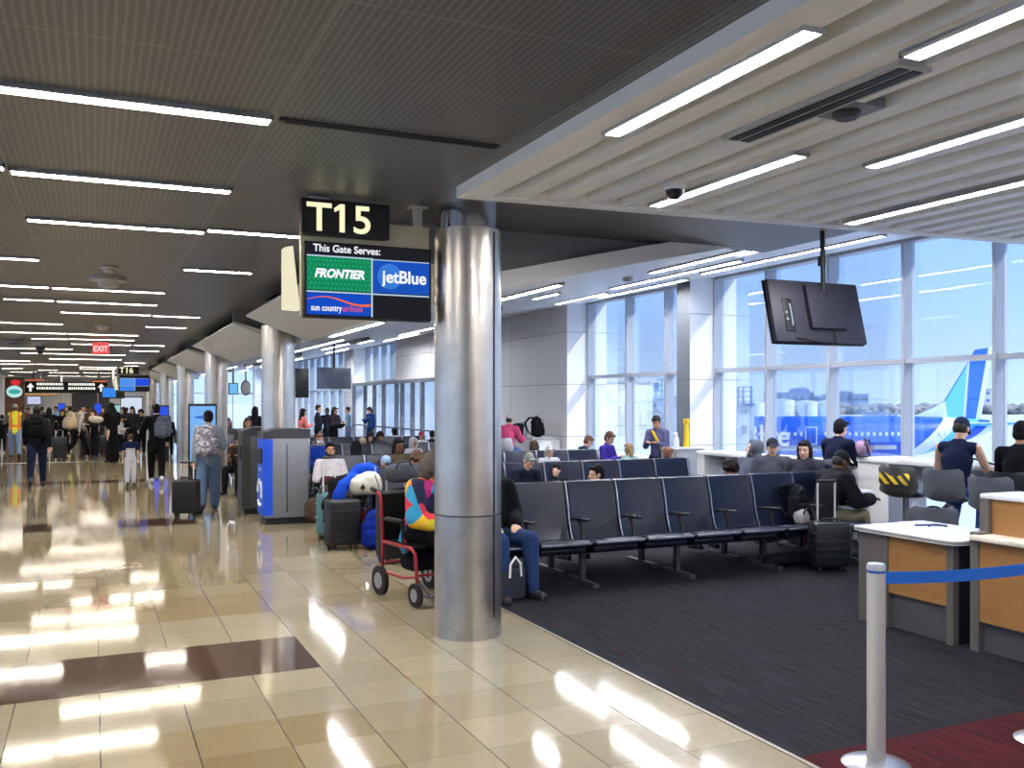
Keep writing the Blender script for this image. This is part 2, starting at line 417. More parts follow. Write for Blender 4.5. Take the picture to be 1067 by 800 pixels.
# ---- gate bays: folded wing soffit, white sloping ceiling, grey infill
WINGM = M((226, 223, 214), .45, 0, .03, 3, .02)
WCEIL = M((250, 251, 253), .35, 0, .02, 3, .02)
INFILL = M((120, 120, 120), .5, 0, .04, 4, .02)
def wz(x): return 2.73 + (x - 2.97) * .181 + .10 * math.sin(PI * min(1, max(0, (x - 2.97) / 7.23)))
for n in range(7):
    y0, y1 = 7.32 + 8.1 * n, 14.05 + 8.1 * n
    bm = B(); prism(bm, [(2.05, y0, 3.07), (2.97, y0, 2.73), (2.97, y0, 2.86), (2.07, y0, 3.105)], (0, y1 - y0, 0))
    w = struct('ceiling_soffit', bm, WINGM)
    bm = B(); xs = [2.97 + 7.0 * i / 16 for i in range(17)]
    prism(bm, [(x, y0, wz(x)) for x in xs] + [(x, y0, wz(x) + .15) for x in reversed(xs)], (0, 8.1 if n else 8.1, 0))
    c = struct('ceiling_slope', bm, WINGM); c.data.materials.append(WCEIL)
    for p in c.data.polygons:
        if p.normal.z < -.3: p.material_index = 1
    bm = B(); xs2 = [2.97 + 2.95 * i / 8 for i in range(9)]
    prism(bm, [(2.07, y0 + .14, 3.12), (2.97, y0 + .14, 2.78)] + [(q, y0 + .14, wz(q) + .05) for q in xs2[1:]] + [(5.92, y0 + .14, ZC + .1), (2.07, y0 + .14, ZC + .1)], (0, .06, 0))
    struct('ceiling_infill', bm, INFILL)
# ---- slatted tray over the camera's gate
def tz(x): return 3.22 + .015 * (x - 2.3)
tr = B()
def tbox(bm, x0, x1, y0, y1, dz0, dz1):
    a = [(x0, y0, tz(x0) + dz0), (x1, y0, tz(x1) + dz0), (x1, y0, tz(x1) + dz1), (x0, y0, tz(x0) + dz1)]
    prism(bm, a, (0, y1 - y0, 0))
TY = 6.0
tbox(tr, 2.3, 2.52, YB, TY, 0, .2); tbox(tr, 2.52, XW - .1, TY - .13, TY, 0, .26)
TRM = M((250, 248, 238), .45, 0, .03, 5, .02)
tray = struct('ceiling_tray', tr, TRM)
bm = B(); tbox(bm, 2.3, XW - .1, YB, TY, .24, .3); struct('backing', bm, M((236, 234, 226), .6), tray)
k = 0; x = 2.66
while x < XW - .2:
    bm = B(); tbox(bm, x, x + .135, YB, TY - .13, .012, .16); struct('slat', bm, TRM, tray); x += .30
# ---- columns
def make_column(n, y):
    X, R = 2.66, .26
    t = thing('column', '', 'column', (X, y, 0))
    if n == 0:
        b = B(); lathe(b, [(R, 0.0), (R, .93)], n=64); obj('lower_sleeve', b, STEEL2, t)
        b = B(); lathe(b, [(R - .004, .93), (R - .004, .942)], n=64); obj('joint_ring', b, DGREY, t)
        b = B(); lathe(b, [(R, .942), (R, 3.13)], n=64); obj('upper_sleeve', b, STEEL, t)
        b = B(); lathe(b, [(R - .03, 3.12), (R - .03, 3.42)], n=64); obj('collar', b, CHROME, t)
        b = B(); a = math.radians(-62); d = V((math.cos(a), math.sin(a), 0))
        bx(b, -.006, .006, -.004, .004, .16, .93); bx(b, -.006, .006, -.004, .004, .945, 3.1)
        s = obj('seam', b, BLACK, t); s.location = d * (R + .001); s.rotation_euler = (0, 0, a + PI / 2)
    else:
        b = B(); lathe(b, [(R, 0), (R, 3.0)], n=48); obj('sleeve', b, STEEL, t)
        b = B(); lathe(b, [(R + .01, 0), (R + .01, .12)], n=48); obj('base_ring', b, STEEL2, t)
    t['label'] = ['round brushed steel column nearest the camera, right of the T15 gate sign', 'second steel column, rising behind the silver and blue bin', 'third steel column, beside the lit kiosk screen', 'fourth steel column along the concourse, beyond the kiosk screen', 'fifth steel column along the concourse', 'sixth steel column, far down the concourse', 'last steel column at the far end of the concourse'][n]
for n in range(7): make_column(n, 6.69 + 8.1 * n)

# ================================================================ CEILING FITTINGS
def strip_thing(p0, p1, w, label, group=None, mat=None):
    """a linear light between two points of the ceiling; dropped a few mm below it"""
    d = V(p1) - V(p0); L = d.length; mid = (V(p0) + V(p1)) / 2
    t = thing('ceiling_light', label, 'ceiling light', mid, 0, group)
    t.rotation_euler = d.to_track_quat('X', 'Z').to_euler()
    b = B(); add_box(b, (0, 0, .016), (L + .03, w + .03, .03))
    for s_ in (-1, 1): add_box(b, (0, s_ * (w / 2 + .008), -.003), (L + .03, .014, .02)); add_box(b, (s_ * (L / 2 + .008), 0, -.003), (.014, w + .03, .02))
    obj('housing', b, LGREY, t, False)
    b = B(); add_box(b, (0, 0, -.001), (L, w, .006)); obj('diffuser', b, mat or STRIP, t, False)
    return t
ord_ = ['nearest', 'second', 'third', 'fourth', 'fifth', 'sixth', 'seventh', 'eighth', 'ninth', 'tenth', 'eleventh', 'twelfth', 'thirteenth']
CST = [  # left u, right u, v at the right end
    (-60, 280, 123), (12, 239, 197), (-120, 3, 172), (29, 212, 240), (217, 330, 246), (-60, 40, 269), (192, 262, 283), (-40, 50.6, 298), (55, 171.4, 303.9),
    (4, 55.8, 312), (59.6, 163, 316.7), (63.4, 156.8, 327.3), (159.7, 207.5, 329.6), (-20, 65, 336.7), (151.9, 193.5, 340.6), (-10, 68.6, 346.6), (71.5, 143.5, 348.7),
    (33.3, 70.2, 352.5), (73, 140, 353.8), (74.7, 136, 358.8), (140, 171, 359.5), (-10, 75.4, 363.3), (135.7, 165.4, 365.3), (21.8, 78.7, 368.2), (79.9, 130, 369.4),
    (-10, 31.5, 375.6), (52, 78.3, 373.6), (80.5, 127.8, 374.2), (-10, 35.5, 379), (38, 81, 379.5), (127, 151, 377.7), (126, 144, 380.8), (83, 121.5, 382.4), (83, 121.5, 384.4),
    (2, 23.6, 383.5), (11, 38, 387.4), (51, 82, 388), (40, 60, 385.2), (86.6, 121.5, 388.2), (86.6, 121.5, 391.9), (17, 38, 393), (50, 84, 391.5), (-5, 14, 391)]
for i, (ul, ur, v) in enumerate(CST):
    p1 = onZ(ur, v, ZC); p0 = onY(ul, v, p1.y); p0 = V((max(p0.x, -4.3), p1.y, ZC))
    if i < 25:
        side = 'left' if ul < 30 and ur < 100 else ('right' if ul > 120 else 'middle')
        lab = 'white light strip of the dark concourse ceiling, %s from the camera' % (ord_ + ['fourteenth', 'fifteenth', 'sixteenth', 'seventeenth', 'eighteenth', 'nineteenth', 'twentieth', 'twenty-first', 'twenty-second', 'twenty-third', 'twenty-fourth', 'twenty-fifth'])[i]
        strip_thing(p0 + V((0, 0, -.012)), p1 + V((0, 0, -.012)), .1, lab, 'concourse ceiling lights')
    else:
        strip_thing(p0 + V((0, 0, -.012)), p1 + V((0, 0, -.012)), .11, 'thin white light strip in the far end of the concourse ceiling', 'far concourse ceiling lights')
TP, TN = V((2.3, 0, 3.22)), V((-.015, 0, 1)).normalized()
TST = [((638, 138), (844, 29), 'white light strip nearest the edge of the slatted ceiling'),
       ((683, 213), (834, 160), 'white light strip of the slatted ceiling starting beside the dome camera'),
       ((908, 172), (1100, 112), 'white light strip of the slatted ceiling right of the grey sensor plate'),
       ((885, 231.5), (1100, 183), 'white light strip of the slatted ceiling nearest the windows'),
       ((950, 57), (1120, -22), 'white light strip at the upper right of the slatted ceiling, past the slot vent')]
for a, b, lab in TST:
    pa, pb = onP(*a, TP, TN), onP(*b, TP, TN); pb.x = pa.x; pb.z = pa.z
    pa.z -= .0; pb.z -= .0
    strip_thing(pa + V((0, 0, -.004)), pb + V((0, 0, -.004)), .085, lab, 'slatted ceiling lights', STRIPC)
for x_, y_ in ((3.6, -2.5), (5.1, -4.5), (6.6, -1.5), (8.1, -.5), (8.4, -4.5), (4.2, -5.2), (6.9, -5.0), (9.2, 2.0)):  # strips out of view, added to put more light on floor and carpet
    strip_thing(V((x_, y_ - .9, tz(x_) - .004)), V((x_, y_ + .9, tz(x_) - .004)), .085, 'added white light strip of the slatted ceiling, unseen behind the view', 'added slatted ceiling lights', STRIPC)
# strips of the white sloping ceiling
WST = [((580, 316), (632, 305)), ((637, 308), (702, 292)), ((745, 283), (905, 246)), ((524, 312), (558, 300)), ((548, 312), (590, 303.5)), ((672, 296), (730, 276)), ((790, 262), (850, 244)), ((700, 280), (760, 262)),
       ((345, 346), (398, 328)), ((312, 365), (332, 359)), ((338, 358), (358, 353)), ((415, 349), (452, 341)), ((375, 357), (388, 354))]
def on_white(u, v):
    d = ray(u, v); o = V((0, 0, H)); t = 1.0
    while t < 80:
        p = o + d * t
        if p.x > 2.97 and p.z >= wz(p.x) - .012: return p
        t += .02
    return p
for i, (a, b) in enumerate(WST):
    pa, pb = on_white(*a), on_white(*b)
    xm = (pa.x + pb.x) / 2; zm = wz(xm) - .02
    if xm > 9.8: xm = 9.8; zm = wz(xm) - .02
    t = strip_thing(V((xm, pa.y, zm)), V((xm, pb.y, zm)), .07, '%s light strip of the white sloping ceiling, counting from the nearest' % (ord_)[i] if i < 8 else 'small light strip of the white sloping ceiling further along the gates', 'sloping ceiling lights', STRIPC)
for n in range(2, 7):
    for x_ in (4.6, 6.6, 8.6):
        y_ = 7.32 + 8.1 * n; strip_thing(V((x_, y_ + 2, wz(x_) - .02)), V((x_, y_ + 5.5, wz(x_) - .02)), .07, 'light strip of the white sloping ceiling over the far gates', 'far gate ceiling lights', STRIPC)
# slot vents
def slot(name, label, p0, p1, w, n=2, hm=LGREY):
    d = V(p1) - V(p0); L = d.length
    t = thing(name, label, 'ceiling vent', (V(p0) + V(p1)) / 2); t.rotation_euler = d.to_track_quat('X', 'Z').to_euler()
    b = B(); add_box(b, (0, 0, .01), (L + .05, w, .03), None, .004); obj('frame', b, hm, t, False)
    for k in range(n):
        b = B(); add_box(b, (0, (k - (n - 1) / 2) * w / (n + .5), -.006), (L, w / n * .55, .008)); obj('slot', b, BLACK, t, False)
pa, pb = onP(770, 145, TP, TN), onP(950, 72, TP, TN); pb.x = pa.x; pb.z = pa.z
slot('slot_vent', 'long grey slot vent between the slats of the white ceiling', pa, pb, .2, 2)
pa = onZ(296, 126, ZC - .012); pb = onZ(514, 154, ZC - .012); pb.y = pa.y
slot('slot_vent', 'thin black slot in the dark ceiling panels above the T15 sign', pa, pb, .05, 1, DGREY)
# sensor plate and dome camera on the tray
p = onP(882, 118, TP, TN)
t = thing('ceiling_sensor', 'grey square sensor plate on the slatted ceiling beside the slot vent', 'sensor', p)
b = B(); add_box(b, (0, 0, .03), (.26, .26, .05), None, .008); obj('plate', b, MGREY, t)
b = B(); lathe(b, [(.0, -.03), (.05, -.03), (.07, -.01), (.07, .01)], n=24); obj('sensor_dome', b, DGREY, t)
p = onP(703, 195, TP, TN)
t = thing('ceiling_dome_camera', 'white dome security camera at the corner of the slatted ceiling', 'camera', p)
b = B(); lathe(b, [(.075, .1), (.075, .0), (.07, -.02)], n=28); obj('housing', b, WHITE, t)
b = B(); lathe(b, [(.001, -.085), (.03, -.08), (.055, -.055), (.062, -.02)], n=28); obj('dome', b, M((30, 30, 34), .1), t)
p = V((on_white(655, 289).x, on_white(655, 289).y, 0)); p.z = wz(p.x)
t = thing('smoke_detector', 'small white detector on the sloping ceiling left of the grey pillar', 'detector', p)
b = B(); lathe(b, [(.0, -.07), (.07, -.06), (.09, -.02), (.09, .02)], n=24); obj('body', b, M((205, 208, 212), .5), t)
# round fittings of the concourse ceiling
def ceil_disc(u, v, r, h, label, nm='ceiling_speaker', m=M((188, 182, 172), .5), stem=0.):
    p = onZ(u, v, ZC)
    t = thing(nm, label, 'ceiling fitting', p)
    b = B(); lathe(b, [(.001, -h - stem), (r * .55, -h - stem), (r * .62, -h * .45 - stem), (r, -h * .35 - stem), (r, -stem)], n=28); obj('housing', b, m, t)
    if stem:
        b = B(); lathe(b, [(.02, -stem - .01), (.02, 0)], n=12); obj('stem', b, m, t)
    return t
ceil_disc(113.5, 277.5, .10, .06, 'smaller pale round fitting of the dark ceiling, just in front of the wide one')
ceil_disc(113, 289, .205, .12, 'wide pale round disc fitting hanging under the dark concourse ceiling')
ceil_disc(107, 339, .15, .09, 'small pale round fitting further along the dark ceiling')
t = ceil_disc(12, 354, .26, .12, 'grey dome camera under the dark ceiling near the left edge of the view', 'ceiling_dome_camera', M((120, 118, 116), .4))
ceil_disc(38, 356, .2, .08, 'small round detector right of the grey dome camera', 'smoke_detector')
ceil_disc(42, 361, .12, .2, 'small dark spotlight under the concourse ceiling', 'spotlight', DGREY)
# EXIT sign
p = onZ(105, 354, ZC); p.z = ZC
t = thing('exit_sign', 'red lit EXIT sign hanging from the concourse ceiling', 'exit sign', p)
b = B(); add_box(b, (0, 0, -.21), (.38, .06, .3), None, .01); obj('face', b, EM((250, 95, 95), .9), t)
b = B(); lathe(b, [(.02, -.07), (.02, 0)], n=10); obj('hanger', b, LGREY, t)
text('EXIT', .19, EM((255, 225, 220), 1.3), t, (-.155, -.033, -.28), width=.31, bold=.003)
# ================================================================ SIGNS
CREAMLIT = EM((240, 232, 200), 1.05)
def gate_sign(num, X, Y, dz, label, detail=True, sc=1., ads=True):
    """origin: middle of the screen; front looks back down the hall (-y)"""
    t = thing('gate_sign', label, 'sign', (X, Y, 2.69 + dz), 0, None)
    w, h = .97, .555
    b = B(); add_box(b, (0, 0, 0), (w, .07, h), None, .006); obj('screen_case', b, BLACK, t)
    b = B(); bx(b, -w / 2 + .015, w / 2 - .015, -.038, -.034, -h / 2 + .015, h / 2 - .015); obj('screen', b, EM((38, 38, 46), .8), t, False)
    b = B(); bx(b, -w / 2 - .01, w / 2, .02, .075, -h / 2 + .02, h / 2 + .175); obj('back_panel', b, M((206, 198, 168), .5), t, False)
    b = B(); add_box(b, (-.185, -.03, .45), (.655, .1, .255), None, .004); obj('number_panel', b, BLACK, t, False)
    text(num, .285, EM((245, 240, 195), 1.2), t, (-.475, -.0835, .350), width=.47 if num == 'T15' else .44, bold=.004)
    if num == 'T15': b = B(); z1 = .350; prism(b, [(-.278, -.0855, z1 + .166), (-.232, -.0855, z1 + .2005), (-.2, -.0855, z1 + .2005), (-.2, -.0855, z1 + .165), (-.228, -.0855, z1 + .165), (-.272, -.0855, z1 + .138)], (0, .004, 0)); obj('lettering', b, EM((245, 240, 195), 1.2), t, False)
    b = B(); prism(b, [(-.625, .03, .235), (-.535, -.02, .245), (-.50, -.02, -.13), (-.625, .03, -.2)] if False else [(-.62, -.02, .22), (-.56, -.02, .235), (-.51, -.02, -.225), (-.62, -.02, -.22)], (0, .12, 0)); obj('side_light_panel', b, CREAMLIT, t, False)
    for x in (-.36, .4):
        b = B(); bx(b, x - .035, x + .035, .03, .06, h / 2 + .1, .61 - dz); bx(b, x - .07, x + .07, .0, .09, .597 - dz, .609 - dz); obj('hanger', b, LGREY, t, False)
    yy = -.0405
    def blk(x0, x1, z0, z1, m, nm): 
        q = B(); bx(q, x0, x1, yy, yy + .004, z0, z1); return obj(nm, q, m, t, False)
    blk(-w / 2 + .02, .012, -.075, .17, EM((22, 138, 92) if detail else (86, 150, 240), 1.0), 'upper_panel')
    blk(.03, w / 2 - .02, -.075, .17, EM((28, 84, 190) if detail else (40, 80, 225), 1.0), 'blue_panel')
    blk(-w / 2 + .02, .005, -h / 2 + .025, -.095, EM((24, 78, 200) if detail else (70, 135, 235), 1.0), 'lower_panel')
    WH = EM((190, 215, 240), 1.0)
    blk(-w / 2 + .02, .02, .168, .178, WH, 'divider'); blk(.012, .024, -h / 2 + .02, .178, WH, 'divider'); blk(.024, w / 2 - .02, .165, .173, WH, 'divider'); blk(-w / 2 + .02, w / 2 - .02, -.092, -.082, WH, 'divider')
    if detail:
        g2 = EM((40, 176, 122), 1.0); q = B()
        for i in range(15):
            for j in range(7):
                add_box(q, (-w / 2 + .04 + i * .031 + (j % 2) * .01, yy - .001, -.06 + j * .034), (.012, .002, .013), Matrix.Rotation(.6, 4, 'Y'))
        obj('dot_pattern', q, g2, t, False)
        q = B(); ell(q, (.155, yy, .05), (.095, .002, .095), seg=28); obj('disc', q, EM((58, 125, 220), 1.0), t)
        WT = EM((240, 244, 250), 1.1); r = (PI / 2, 0, 0)
        text('This Gate Serves:', .075, WT, t, (-.42, yy - .002, .205), width=.50, bold=.0012)
        text('FRONTIER', .085, WT, t, (-.41, yy - .004, .02), width=.37, bold=.004, shear=.25)
        text('jetBlue', .13, WT, t, (.09, yy - .004, .005), width=.35, bold=.003)
        text('sun country', .065, WT, t, (-.435, yy - .004, -.225), width=.225, bold=.001)
        text('airlines', .065, EM((240, 92, 70), 1.0), t, (-.205, yy - .004, -.225), width=.15)
        q = B(); tube(q, [(-.46 + .465 * i / 12, yy - .001, -.15 + .028 * math.sin(i / 12 * 5.2 + .2)) for i in range(13)], [.002 + .008 * i / 12 for i in range(13)], 8)
        obj('orange_swoosh', q, EM((245, 110, 60), 1.0), t)
    return t
gate_sign('T15', 1.865, 6.70, 0, 'T15 gate sign with lit airline screen hanging beside the nearest column')
p = onY(140, 399.5, 34.0)
gate_sign('T16', p.x, 34.0, p.z - 2.69, 'T16 gate sign with blue screen hanging far down the concourse', False)
p = onY(118, 409, 43.0)
t = thing('gate_sign', 'small blue gate screen below and left of the T16 sign', 'sign', (p.x, 43, p.z))
b = B(); add_box(b, (0, 0, 0), (.9, .1, .5), None, .01); obj('screen_case', b, BLACK, t)
b = B(); bx(b, -.42, .1, -.056, -.05, -.2, .2); obj('screen', b, EM((60, 140, 240), 1.), t, False)
b = B(); bx(b, -.03, .03, -.02, .02, .2, ZC - p.z); obj('hanger', b, LGREY, t, False)
# overhead direction sign
pa, pb = onY(25, 397.5, 50), onY(112, 409.5, 50)
cx = (pa.x + pb.x) / 2; W = pb.x - pa.x; zt, zb = pa.z, pb.z
t = thing('direction_sign', 'wide black overhead direction sign with white arrows across the concourse', 'sign', (cx, 50, zb))
b = B(); add_box(b, (0, 0, (zt - zb) / 2), (W, .18, zt - zb), None, .01); obj('board', b, M((20, 20, 22), .6), t, False)
WT = EM((250, 248, 235), 1.3)
for sx, nm in ((-1, 'arrow'), (1, 'arrow')):
    q = B(); x = sx * (W / 2 - .28); z = (zt - zb) / 2
    prism(q, [(x - .05, -.1, z - .2), (x + .05, -.1, z - .2), (x + .05, -.1, z), (x + .16, -.1, z), (x, -.1, z + .2), (x - .16, -.1, z), (x - .05, -.1, z)], (0, .012, 0)); obj(nm, q, WT, t, False)
for x0, x1 in ((-W / 2 + .55, -W / 2 + 1.75), (W / 2 - 1.75, W / 2 - .55)):
    q = B()
    for r in range(2):
        x = x0
        while x < x1 - .05:
            ww = random.uniform(.05, .12); bx(q, x, x + ww, -.1, -.09, .17 + .2 * r, .28 + .2 * r); x += ww + .03
    obj('lettering_row', q, WT, t, False)
for x in (-W / 2 + .4, W / 2 - .4):
    q = B(); bx(q, x - .03, x + .03, -.03, .03, zt - zb, ZC - zb); obj('hanger', q, DGREY, t, False)
def lit_sign(name, label, u0, u1, v0, v1, Y, m, hang=True):
    a, c = onY(u0, v0, Y), onY(u1, v1, Y)
    t = thing(name, label, 'sign', ((a.x + c.x) / 2, Y, c.z))
    b = B(); add_box(b, (0, 0, (a.z - c.z) / 2), (c.x - a.x, .1, a.z - c.z), None, .01); obj('case', b, DGREY, t, False)
    b = B(); bx(b, -(c.x - a.x) / 2 + .03, (c.x - a.x) / 2 - .03, -.056, -.05, .03, a.z - c.z - .03); obj('screen', b, m, t, False)
    if hang:
        b = B(); bx(b, -.03, .03, 0, .05, a.z - c.z, ZC - c.z); obj('hanger', b, LGREY, t, False)
    return t
lit_sign('lit_sign', 'small orange lit strip sign above the left half of the overhead direction sign', 24, 47, 394.6, 397.3, 49.4, EM((225, 110, 70), 1.))
lit_sign('lit_sign', 'small orange lit strip sign above the right arrow of the overhead direction sign', 95, 112, 396, 398.6, 49.4, EM((235, 130, 80), 1.))
lit_sign('lit_sign', 'yellow and orange lit strip sign below the overhead direction sign', 26, 59, 409.6, 412, 52, EM((240, 170, 80), 1.))
lit_sign('departure_sign', 'pale departure screen on the end wall behind the crowd', 28, 43, 412.5, 421.5, 61.7, EM((200, 205, 235), 1.), False)
lit_sign('wall_screen', 'blue screen standing behind the crowd, left one', 60, 68, 420, 429, 58, EM((50, 90, 230), 1.))
lit_sign('wall_screen', 'taller blue screen behind the crowd under the right arrow', 98, 106, 420, 433, 57, EM((50, 90, 230), 1.))
# shop pillar with round sign
p = onZ(15.5, 454, 0); p = onY(15.5, 419, 49.0)
t = thing('shop_pillar', 'brown pillar with a round teal and white sign and a red mark at far left', 'pillar', (p.x, 49, 0))
b = B(); bx(b, -.4, .4, -.25, .25, 0, 2.95); obj('shaft', b, M((98, 62, 46), .6), t, False)
zc = onY(15, 408, 49).z
b = B(); ell(b, (0, -.27, zc), (.33, .03, .28), seg=24); obj('round_sign', b, EM((190, 235, 230), 1.), t)
b = B(); ell(b, (0, -.295, zc), (.25, .02, .12), seg=20); obj('sign_band', b, EM((70, 170, 165), 1.), t)
b = B(); ell(b, (.05, -.28, zc + .42), (.2, .04, .13), seg=18); obj('red_mark', b, EM((225, 50, 60), 1.), t)
# kiosk totems
def totem(u, Y, top_v, wdt, label, m, lines=True):
    p = onY(u, VH, Y); zt = onY(u, top_v, Y).z
    t = thing('kiosk_screen', label, 'kiosk', (p.x, Y, 0))
    b = B(); add_box(b, (0, 0, zt / 2), (wdt, .12, zt), None, .015); obj('body', b, BLACK, t)
    b = B(); bx(b, -wdt / 2 + .03, wdt / 2 - .03, -.064, -.058, .55, zt - .05); obj('screen', b, m, t, False)
    if lines:
        for k, (z0, c) in enumerate(((zt - .28, (60, 120, 215)), (zt - .5, (90, 150, 230)), (zt - .8, (80, 135, 220)))):
            q = B(); ell(q, (.02 - k * .02, -.066, z0), (wdt * .34, .003, .035)); obj('cloud_band', q, EM(c, 1.), t)
    return t
totem(211, 20.0, 420.5, .56, 'tall kiosk with lit pale blue screen beside the third column', EM((125, 185, 250), 1.0))
totem(167, 30, 422, .5, 'narrow kiosk with deep blue screen further along the columns', EM((50, 90, 235), 1.), False)
p = onY(142, 419, 45)
totem(137, 46, 413, .95, 'white lit panel standing behind the crowd near the far columns', EM((215, 225, 245), 1.), False)
totem(124, 47, 421, .9, 'pale teal lit panel behind the crowd, left of the white one', EM((165, 215, 215), .9), False)
# blue hanging gate screen seen between the second and third columns
lit_sign('gate_screen', 'pale blue hanging gate screen seen between the second and third columns', 238, 248, 399, 411, 33, EM((120, 195, 245), 1.))
p = onY(256, 404, 32); t = thing('wall_clock', 'round dark wall clock beside the pale blue gate screen', 'clock', p)
b = B(); ell(b, (0, 0, 0), (.16, .05, .26), seg=20); obj('rim', b, DGREY, t); b = B(); ell(b, (0, -.035, 0), (.13, .03, .22), seg=20); obj('dial', b, LGREY, t)
b = B(); bx(b, -.02, .02, -.02, .02, .24, wz(p.x) - p.z); obj('hanger', b, DGREY, t)

# ================================================================ HANGING TELEVISIONS
def tv_back(t, w, h, tilt):
    R_ = Matrix.Rotation(tilt, 4, 'X')
    def put(nm, b, m):
        o = obj(nm, b, m, t); o.rotation_euler = (tilt, 0, 0); return o
    b = B(); add_box(b, (0, .03, 0), (w, .025, h), None, .006); put('screen', b, M((12, 12, 15), .15))
    b = B(); add_box(b, (0, -.005, 0), (w - .01, .05, h - .01), None, .012); put('back_shell', b, M((44, 44, 56), .5))
    b = B(); add_box(b, (.07, -.045, .035), (.40, .06, .40), None, .006); put('mount_box', b, M((40, 40, 52), .55))
    q = B()
    for i in range(9):
        for j in range(6):
            add_box(q, (-.1 + i * .042, -.0765, -.1 + j * .05), (.03, .002, .008), Matrix.Rotation(.6 if i % 2 else -.6, 4, 'Y'))
    put('vent_pattern', q, M((56, 56, 70), .5))
    b = B(); add_box(b, (-.34, -.033, -.04), (.1, .012, .3), None, .004); put('port_bay', b, M((28, 28, 36), .5))
    q = B(); bx(q, -.325, -.31, -.044, -.038, -.14, .06); put('port_strip', q, M((150, 155, 165), .4))
    q = B(); ell(q, (-.365, -.04, -.02), (.012, .006, .012)); ell(q, (-.365, -.04, -.08), (.012, .006, .012)); put('socket', q, M((180, 185, 195), .4))
    q = B(); tube(q, [(.1, -.05, -.16), (.12, -.06, -.2), (.13, -.05, -.28), (.0, -.04, -.29), (-.3, -.04, -.25)], .007, 8); put('cable', q, BLACK)
c = onY(850, 326, 6.32)
t = thing('hanging_television', 'television seen from its dark back, hanging by a pole before the windows', 'television', c)
tv_back(t, 1.04, .58, math.radians(-14))
b = B(); tube(b, [(.07, -.02, .12), (.07, 0, 1.0)], .022, 14); lathe(b, [(.035, .42), (.035, .5)], (.07, 0, 0), 14); lathe(b, [(.07, .92), (.07, .97)], (.07, 0, 0), 18)
zt_ = wz(c.x) - c.z
tube(b, [(.07, 0, .95), (.07, 0, zt_)], .022, 12); obj('pole', b, BLACK, t)
c = onY(348, 394, 24.)
t = thing('hanging_television', 'small grey television on a pole over the far gate seats', 'television', c)
b = B(); add_box(b, (0, 0, 0), (.95, .07, .56), Matrix.Rotation(.2, 4, 'Z'), .01); obj('screen', b, M((88, 98, 120), .3), t)
b = B(); tube(b, [(0, 0, .2), (0, 0, wz(c.x) - c.z)], .03, 10); obj('pole', b, DGREY, t)
c = onY(312, 399, 38.)
t = thing('wall_screen', 'tall black switched-off screen on the far gate wall, seen right of the second column', 'screen', c)
b = B(); add_box(b, (0, 0, 0), (.75, .1, 1.2), None, .02); obj('panel', b, BLACK, t); b = B(); bx(b, -.2, .2, .05, .3, -.2, .2); bx(b, -.3, -.2, .2, .3, -(c.z), .3);  obj('bracket', b, DGREY, t)

# ================================================================ BENCH SEATING
PITCH = .588
def bench_parts():
    d = {}
    b = B()    # seat pan, front edge towards -y
    add_box(b, (0, -.02, .42), (.545, .47, .06), Matrix.Rotation(math.radians(-7), 4, 'X'), .026, 3); add_box(b, (0, .0, .36), (.50, .40, .08), Matrix.Rotation(math.radians(-7), 4, 'X'), .03, 3)
    tube(b, [(-.25, -.25, .437), (.25, -.25, .437)], .026, 10); d['seat'] = mesh_of('seat', b)
    b = B()    # backrest: profile swept in x
    prof = [(.175, .415), (.215, .50), (.245, .60), (.27, .75), (.305, .90), (.33, .985), (.352, .99), (.37, .975), (.345, .88), (.305, .74), (.275, .58), (.25, .48), (.215, .40)]
    n = 6; xs = [-.268, -.258, -.15, 0, .15, .258, .268]; ins = [.008, 0, 0, 0, 0, 0, .008]; bow = [0, .002, .012, .016, .012, .002, 0]
    cols = []
    for x, i_, bw in zip(xs, ins, bow):
        cy = sum(p[0] for p in prof) / len(prof); cz = sum(p[1] for p in prof) / len(prof)
        cols.append([b.verts.new((x, y + (bw if k < 6 else 0) + (cy - y) * i_, z + (cz - z) * i_)) for k, (y, z) in enumerate(prof)])
    m = len(prof)
    for a, c in zip(cols, cols[1:]):
        for k in range(m): b.faces.new((a[k], a[(k + 1) % m], c[(k + 1) % m], c[k]))
    b.faces.new(cols[0]); b.faces.new(list(reversed(cols[-1]))); d['backrest'] = mesh_of('backrest', b)
    b = B()    # bright side rail following the back, then the seat edge
    pr = [(-.25, .452), (-.05, .428), (.12, .408), (.175, .425), (.212, .49), (.25, .62), (.275, .76), (.312, .91), (.338, .99)]
    prism(b, [(-.009, y - .012, z) for y, z in pr] + [(-.009, y + .012, z + .004) for y, z in reversed(pr)], (.018, 0, 0)); d['side_rail'] = mesh_of('side_rail', b, False)
    b = B()    # armrest pad and post
    add_box(b, (0, -.03, .645), (.055, .28, .028), Matrix.Rotation(math.radians(-3), 4, 'X'), .012)
    tube(b, [(0, .02, .635), (0, -.03, .55), (0, -.06, .42), (0, .03, .34)], [.028, .022, .02, .022], 8); tube(b, [(0, .08, .64), (0, .2, .62)], .016, 8); d['armrest'] = mesh_of('armrest', b)
    b = B(); add_box(b, (0, -.276, .446), (.54, .008, .02), None, .002); d['front_trim'] = mesh_of('front_trim', b)
    b = B(); bx(b, -.03, .03, -.23, .33, .0, .045); bx(b, -.025, .025, .03, .09, .04, .33); d['leg'] = mesh_of('leg', b)
    return d
BP = bench_parts()
RAIL = M((150, 154, 165), .3, .8, .05, 20, 0)
